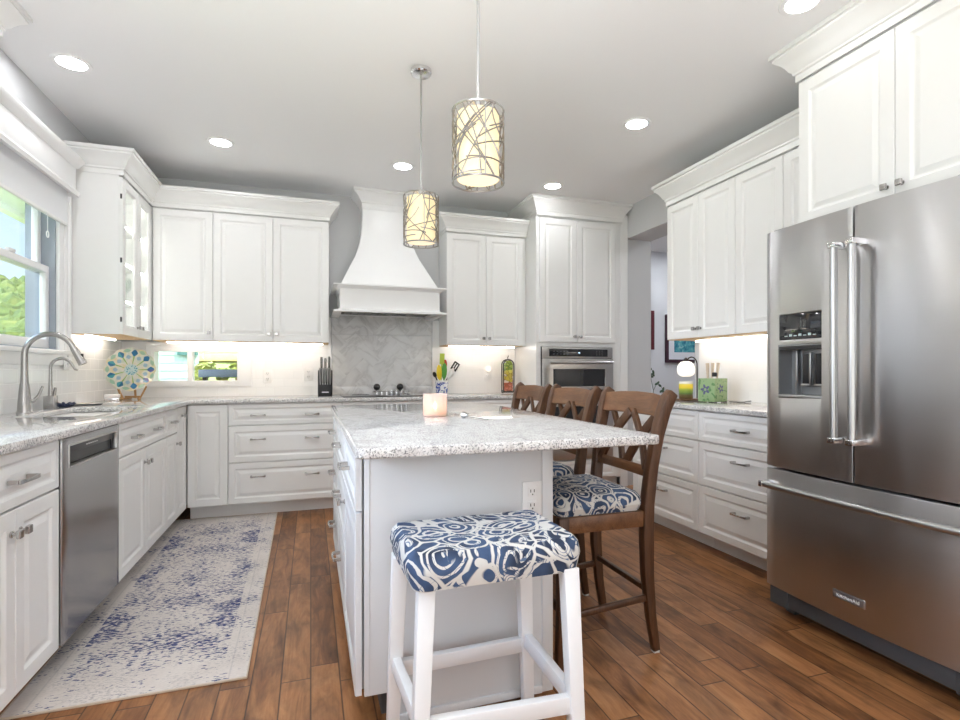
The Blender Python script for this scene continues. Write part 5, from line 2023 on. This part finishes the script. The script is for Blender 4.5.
# ------------------------------------------------------------------ hall beyond the opening
def art_mat():
    m, n, b = mat('teal_abstract_print')
    o = n.obj()
    c = n.ramp(n.noise(o, 14, 5, 0.65, 0.8), [(0.35, (0.02, 0.10, 0.22)), (0.47, (0.03, 0.26, 0.36)), (0.56, (0.10, 0.42, 0.48)), (0.66, (0.35, 0.60, 0.62))])
    n.put(b.inputs['Base Color'], c)
    b.inputs['Roughness'].default_value = 0.3
    return m


M['frame1'] = simple('dark_red_frame', (0.10, 0.012, 0.02), 0.35)
M['frame2'] = simple('dark_plum_frame', (0.045, 0.014, 0.03), 0.35)
M['matboard'] = simple('white_matboard', (0.78, 0.82, 0.88), 0.8)
M['art'] = art_mat()


def picture(x0, x1, z0, z1, m, label, fw=0.05, mw=0.10):
    t = thing('framed_picture', label, 'picture', ((x0 + x1) / 2, 6.198, z0))
    W, Hh = x1 - x0, z1 - z0
    bm = new(); cells(bm, [-W / 2, -W / 2 + fw, W / 2 - fw, W / 2], [0, fw, Hh - fw, Hh], lambda i, j: (i, j) != (1, 1), -0.035, 0, 'xzy', 0.004)
    build('frame', bm, m, t)
    bm = new(); box(bm, -W / 2 + fw - 0.003, W / 2 - fw + 0.003, -0.014, -0.004, fw - 0.003, Hh - fw + 0.003)
    build('mat_board', bm, 'matboard', t)
    bm = new(); box(bm, -W / 2 + fw + mw, W / 2 - fw - mw, -0.0155, -0.0135, fw + mw, Hh - fw - mw)
    build('print', bm, 'art', t)


picture(3.80, 4.370, 1.42, 1.943, 'frame1', 'dark red framed picture mostly hidden behind the edge of the opening')
picture(4.555, 5.25, 1.245, 1.90, 'frame2', 'plum framed picture with a teal print on the hall wall', 0.045, 0.10)

t = thing('console_table', 'white console table in the hall behind the chairs', 'table', (3.72, 5.25, 0))
bm = new(); box(bm, -0.30, 0.30, -0.18, 0.18, 0.70, 0.73, 0.004)
build('table_top', bm, 'trim', t)
for sx in (-1, 1):
    for sy in (-1, 1):
        bm = new(); box(bm, sx * 0.26 - 0.02, sx * 0.26 + 0.02, sy * 0.14 - 0.02, sy * 0.14 + 0.02, 0, 0.70, 0.003)
        build('leg', bm, 'trim', t)
t = thing('vase_with_branch', 'slender vase with a dark leafy branch in the hall', 'plant', (3.70, 5.24, 0.7305))
bm = new(); lathe(bm, [(0.03, 0), (0.045, 0.02), (0.045, 0.06), (0.018, 0.12), (0.018, 0.15), (0.014, 0.15), (0, 0.05)], 20)
build('vase', bm, 'clear', t)
bm = new()
tube(bm, [(0, 0, 0.05), (0.0, 0, 0.18), (-0.03, 0, 0.30), (-0.04, 0, 0.40)], 0.003, 6)
tube(bm, [(0.0, 0, 0.18), (0.05, 0, 0.27), (0.10, 0, 0.23), (0.13, 0, 0.18)], 0.0025, 6)
build('stem', bm, 'green', t)
rnd = random.Random(4)
bm = new()
for cx, cz in ((-0.035, 0.34), (-0.045, 0.37), (-0.02, 0.39), (-0.05, 0.41), (-0.03, 0.43), (0.0, 0.36), (-0.055, 0.35), (0.03, 0.255), (0.075, 0.265), (0.10, 0.235), (0.125, 0.195), (0.115, 0.17), (0.145, 0.165)):
    t2 = new()
    bmesh.ops.create_uvsphere(t2, u_segments=8, v_segments=6, radius=1)
    join(bm, t2, Matrix.Translation((cx, rnd.uniform(-0.03, 0.03), cz)) @ Matrix.Rotation(rnd.uniform(0, 3), 4, 'Y') @ Matrix.Diagonal((0.026, 0.006, 0.014, 1)))
build('leaves', bm, 'green', t)

# ------------------------------------------------------------------ outside
M['grass'] = paint('grass_ground', (0.22, 0.30, 0.10), 0.9, 6, 0.3)
M['bounce_slab'] = paint('pale_bounce_concrete', (0.62, 0.61, 0.58), 0.9, 8, 0.06)
bm = new(); box(bm, -120, 120, -60, 140, -1.0, -0.30)
struct('ground_outside', bm, 'grass')
bm = new(); box(bm, -6, 8, -16, -2.70, -0.299, -0.13)  # unseen pale slab added to bounce sunlight up through the rear windows
struct('bounce_slab_outside', bm, 'bounce_slab')
bm = new(); box(bm, -4.6, -1.63, 2.72, 2.86, -0.30, 2.39)  # unseen wall added to keep southwest sky light off the window jamb
struct('sky_blocker_wall', bm, 'trim')
# roof over everything so no sky leaks in; eave above the left window
bm = new(); box(bm, -2.25, 6.4, -3.0, 6.6, H + 0.121, H + 0.25)
struct('roof_outside', bm, 'trim')
bm = new(); box(bm, -2.25, -1.625, -3.0, 6.6, 2.40, 2.52); box(bm, -2.27, -2.20, -3.0, 6.6, 2.36, 2.56)
struct('eave_outside', bm, 'trim')


def foliage_mat(name, a, b_, c_):
    m, n, b = mat(name)
    k = n.noise(n.geo(), 1.1, 4, 0.7)
    n.put(b.inputs['Base Color'], n.ramp(k, [(0.33, a), (0.5, b_), (0.68, c_)]))
    b.inputs['Roughness'].default_value = 0.8
    return m


M['forest'] = foliage_mat('hillside_foliage', (0.018, 0.05, 0.008), (0.06, 0.105, 0.016), (0.14, 0.17, 0.04))
M['shrub'] = foliage_mat('yellow_green_leaves', (0.22, 0.30, 0.02), (0.40, 0.46, 0.05), (0.62, 0.64, 0.20))
M['shrubdark'] = foliage_mat('mid_green_leaves', (0.06, 0.16, 0.03), (0.14, 0.30, 0.06), (0.30, 0.45, 0.12))
# wooded hill to the north-west
rnd = random.Random(9)
bm = new()
nx, ny = 24, 12
def hz(u, v):
    return -0.35 + (13.5 * v ** 0.8) * (0.78 + 0.30 * u) + 1.0 * math.sin(u * 9)
grid = [[bm.verts.new((-60 + 60 * i / nx, 42 + 40 * j / ny, hz(i / nx, j / ny))) for j in range(ny + 1)] for i in range(nx + 1)]
for i in range(nx):
    for j in range(ny):
        bm.faces.new((grid[i][j], grid[i + 1][j], grid[i + 1][j + 1], grid[i][j + 1]))
struct('hill_outside', bm, 'grass')
bm = new()
for k in range(900):
    u, v = rnd.uniform(0.33, 0.80), rnd.uniform(0.10, 1.0) ** 0.9
    t2 = new()
    bmesh.ops.create_icosphere(t2, subdivisions=2, radius=1)
    s = rnd.uniform(0.55, 1.25)
    for vv in t2.verts:
        vv.co *= 1 + rnd.uniform(-0.22, 0.22)
    join(bm, t2, Matrix.Translation((-60 + 60 * u, 42 + 40 * v, hz(u, v) + s * 0.6)) @ Matrix.Diagonal((s, s, s * 1.1, 1)))
o = build('hillside_trees', bm, 'forest', smooth=False)
tag(o, 'dense green trees covering the hill outside the left window', 'trees', None, 'stuff')
bm = new(); bar(bm, [(-40, 46, 1.75), (-30, 45, 1.85), (-16, 44.5, 2.05), (0, 44, 2.2)], 0.9, 0.5, (0, 0, 1), 0.05)
tag(build('dirt_bank', bm, paint('orange_soil', (0.72, 0.45, 0.18), 0.9, 3, 0.15)), 'low orange dirt bank at the foot of the wooded hill', 'dirt bank')


def leafy(name, centers, m, label, n=140, ls=0.06):
    t = thing(name, label, 'shrub', (centers[0][0], centers[0][1], -0.3))
    bm = new()
    base = Vector((centers[0][0], centers[0][1], -0.3))
    rr = random.Random(len(label))
    for cx, cy, cz, r in centers:
        for k in range(n):
            d = Vector((rr.gauss(0, 1), rr.gauss(0, 1), rr.gauss(0, 1))).normalized() * r * rr.uniform(0.4, 1.0)
            p = Vector((cx, cy, cz)) + d - base
            q = Matrix.Translation(p) @ Matrix.Rotation(rr.uniform(0, 6), 4, 'Z') @ Matrix.Rotation(rr.uniform(0, 6), 4, 'X')
            t2 = new()
            vs = [t2.verts.new(c) for c in ((-ls, 0, 0), (0, -ls * 0.5, ls * 0.15), (ls, 0, 0), (0, ls * 0.5, ls * 0.15))]
            t2.faces.new(vs)
            join(bm, t2, q)
    build('leaves', bm, m, t, smooth=False)
    bm = new()
    for cx, cy, cz, r in centers:
        tube(bm, [(cx - base.x, cy - base.y, 0), (cx - base.x, cy - base.y, cz + 0.3)], 0.02, 6)
    build('stem', bm, 'easel', t)


leafy('shrub', [(-1.20, 7.3, 1.15, 0.10), (-1.02, 7.3, 1.09, 0.07), (-0.86, 7.3, 1.13, 0.09), (-1.28, 7.3, 1.04, 0.08)], 'shrub', 'yellow-green shrub outside the small back window')
leafy('shrub', [(-2.30, 8.6, 1.35, 0.22), (-2.20, 8.6, 1.0, 0.18)], 'shrubdark', 'dark green shrub outside the small back window, beside the glass plate', 160, 0.07)
t = thing('garden_trough', 'dark blue garden trough outside the small back window', 'planter', (-0.98, 7.02, -0.3))
bm = new(); box(bm, -0.24, 0.24, -0.09, 0.09, 1.36, 1.45, 0.006)
build('trough', bm, simple('slate_blue_paint', (0.10, 0.13, 0.18), 0.5), t)
for s in (-1, 1):
    bm = new(); box(bm, s * 0.18 - 0.02, s * 0.18 + 0.02, -0.06, 0.06, 0, 1.36)
    build('leg', bm, 'iron', t)

t = thing('neighbor_house', 'pale green clapboard house outside the small back window', 'house', (-3.2, 9.4, -0.3))
bm = new()
for k in range(24):
    z = k * 0.12
    box(bm, 0.35, 1.52, 0.0 - 0.006, 0.2, z, z + 0.12)
    box(bm, 0.35, 1.52, -0.014, 0.0, z, z + 0.012)
build('siding', bm, simple('pale_green_siding', (0.36, 0.50, 0.47), 0.7), t)
bm = new(); cells(bm, [1.27, 1.31, 1.50, 1.54], [1.68, 1.73, 2.4, 2.5], lambda i, j: (i, j) != (1, 1), -0.06, 0.02, 'xzy')
wf = build('window_frame', bm, simple('teal_trim', (0.05, 0.15, 0.14), 0.6), t)
bm = new(); box(bm, 1.31, 1.50, -0.02, -0.01, 1.73, 2.4)
build('pane', bm, 'blackgloss', wf)
bm = new(); box(bm, 0.25, 1.62, -0.4, 0.4, 2.85, 3.0)
build('roof', bm, 'grille', t)
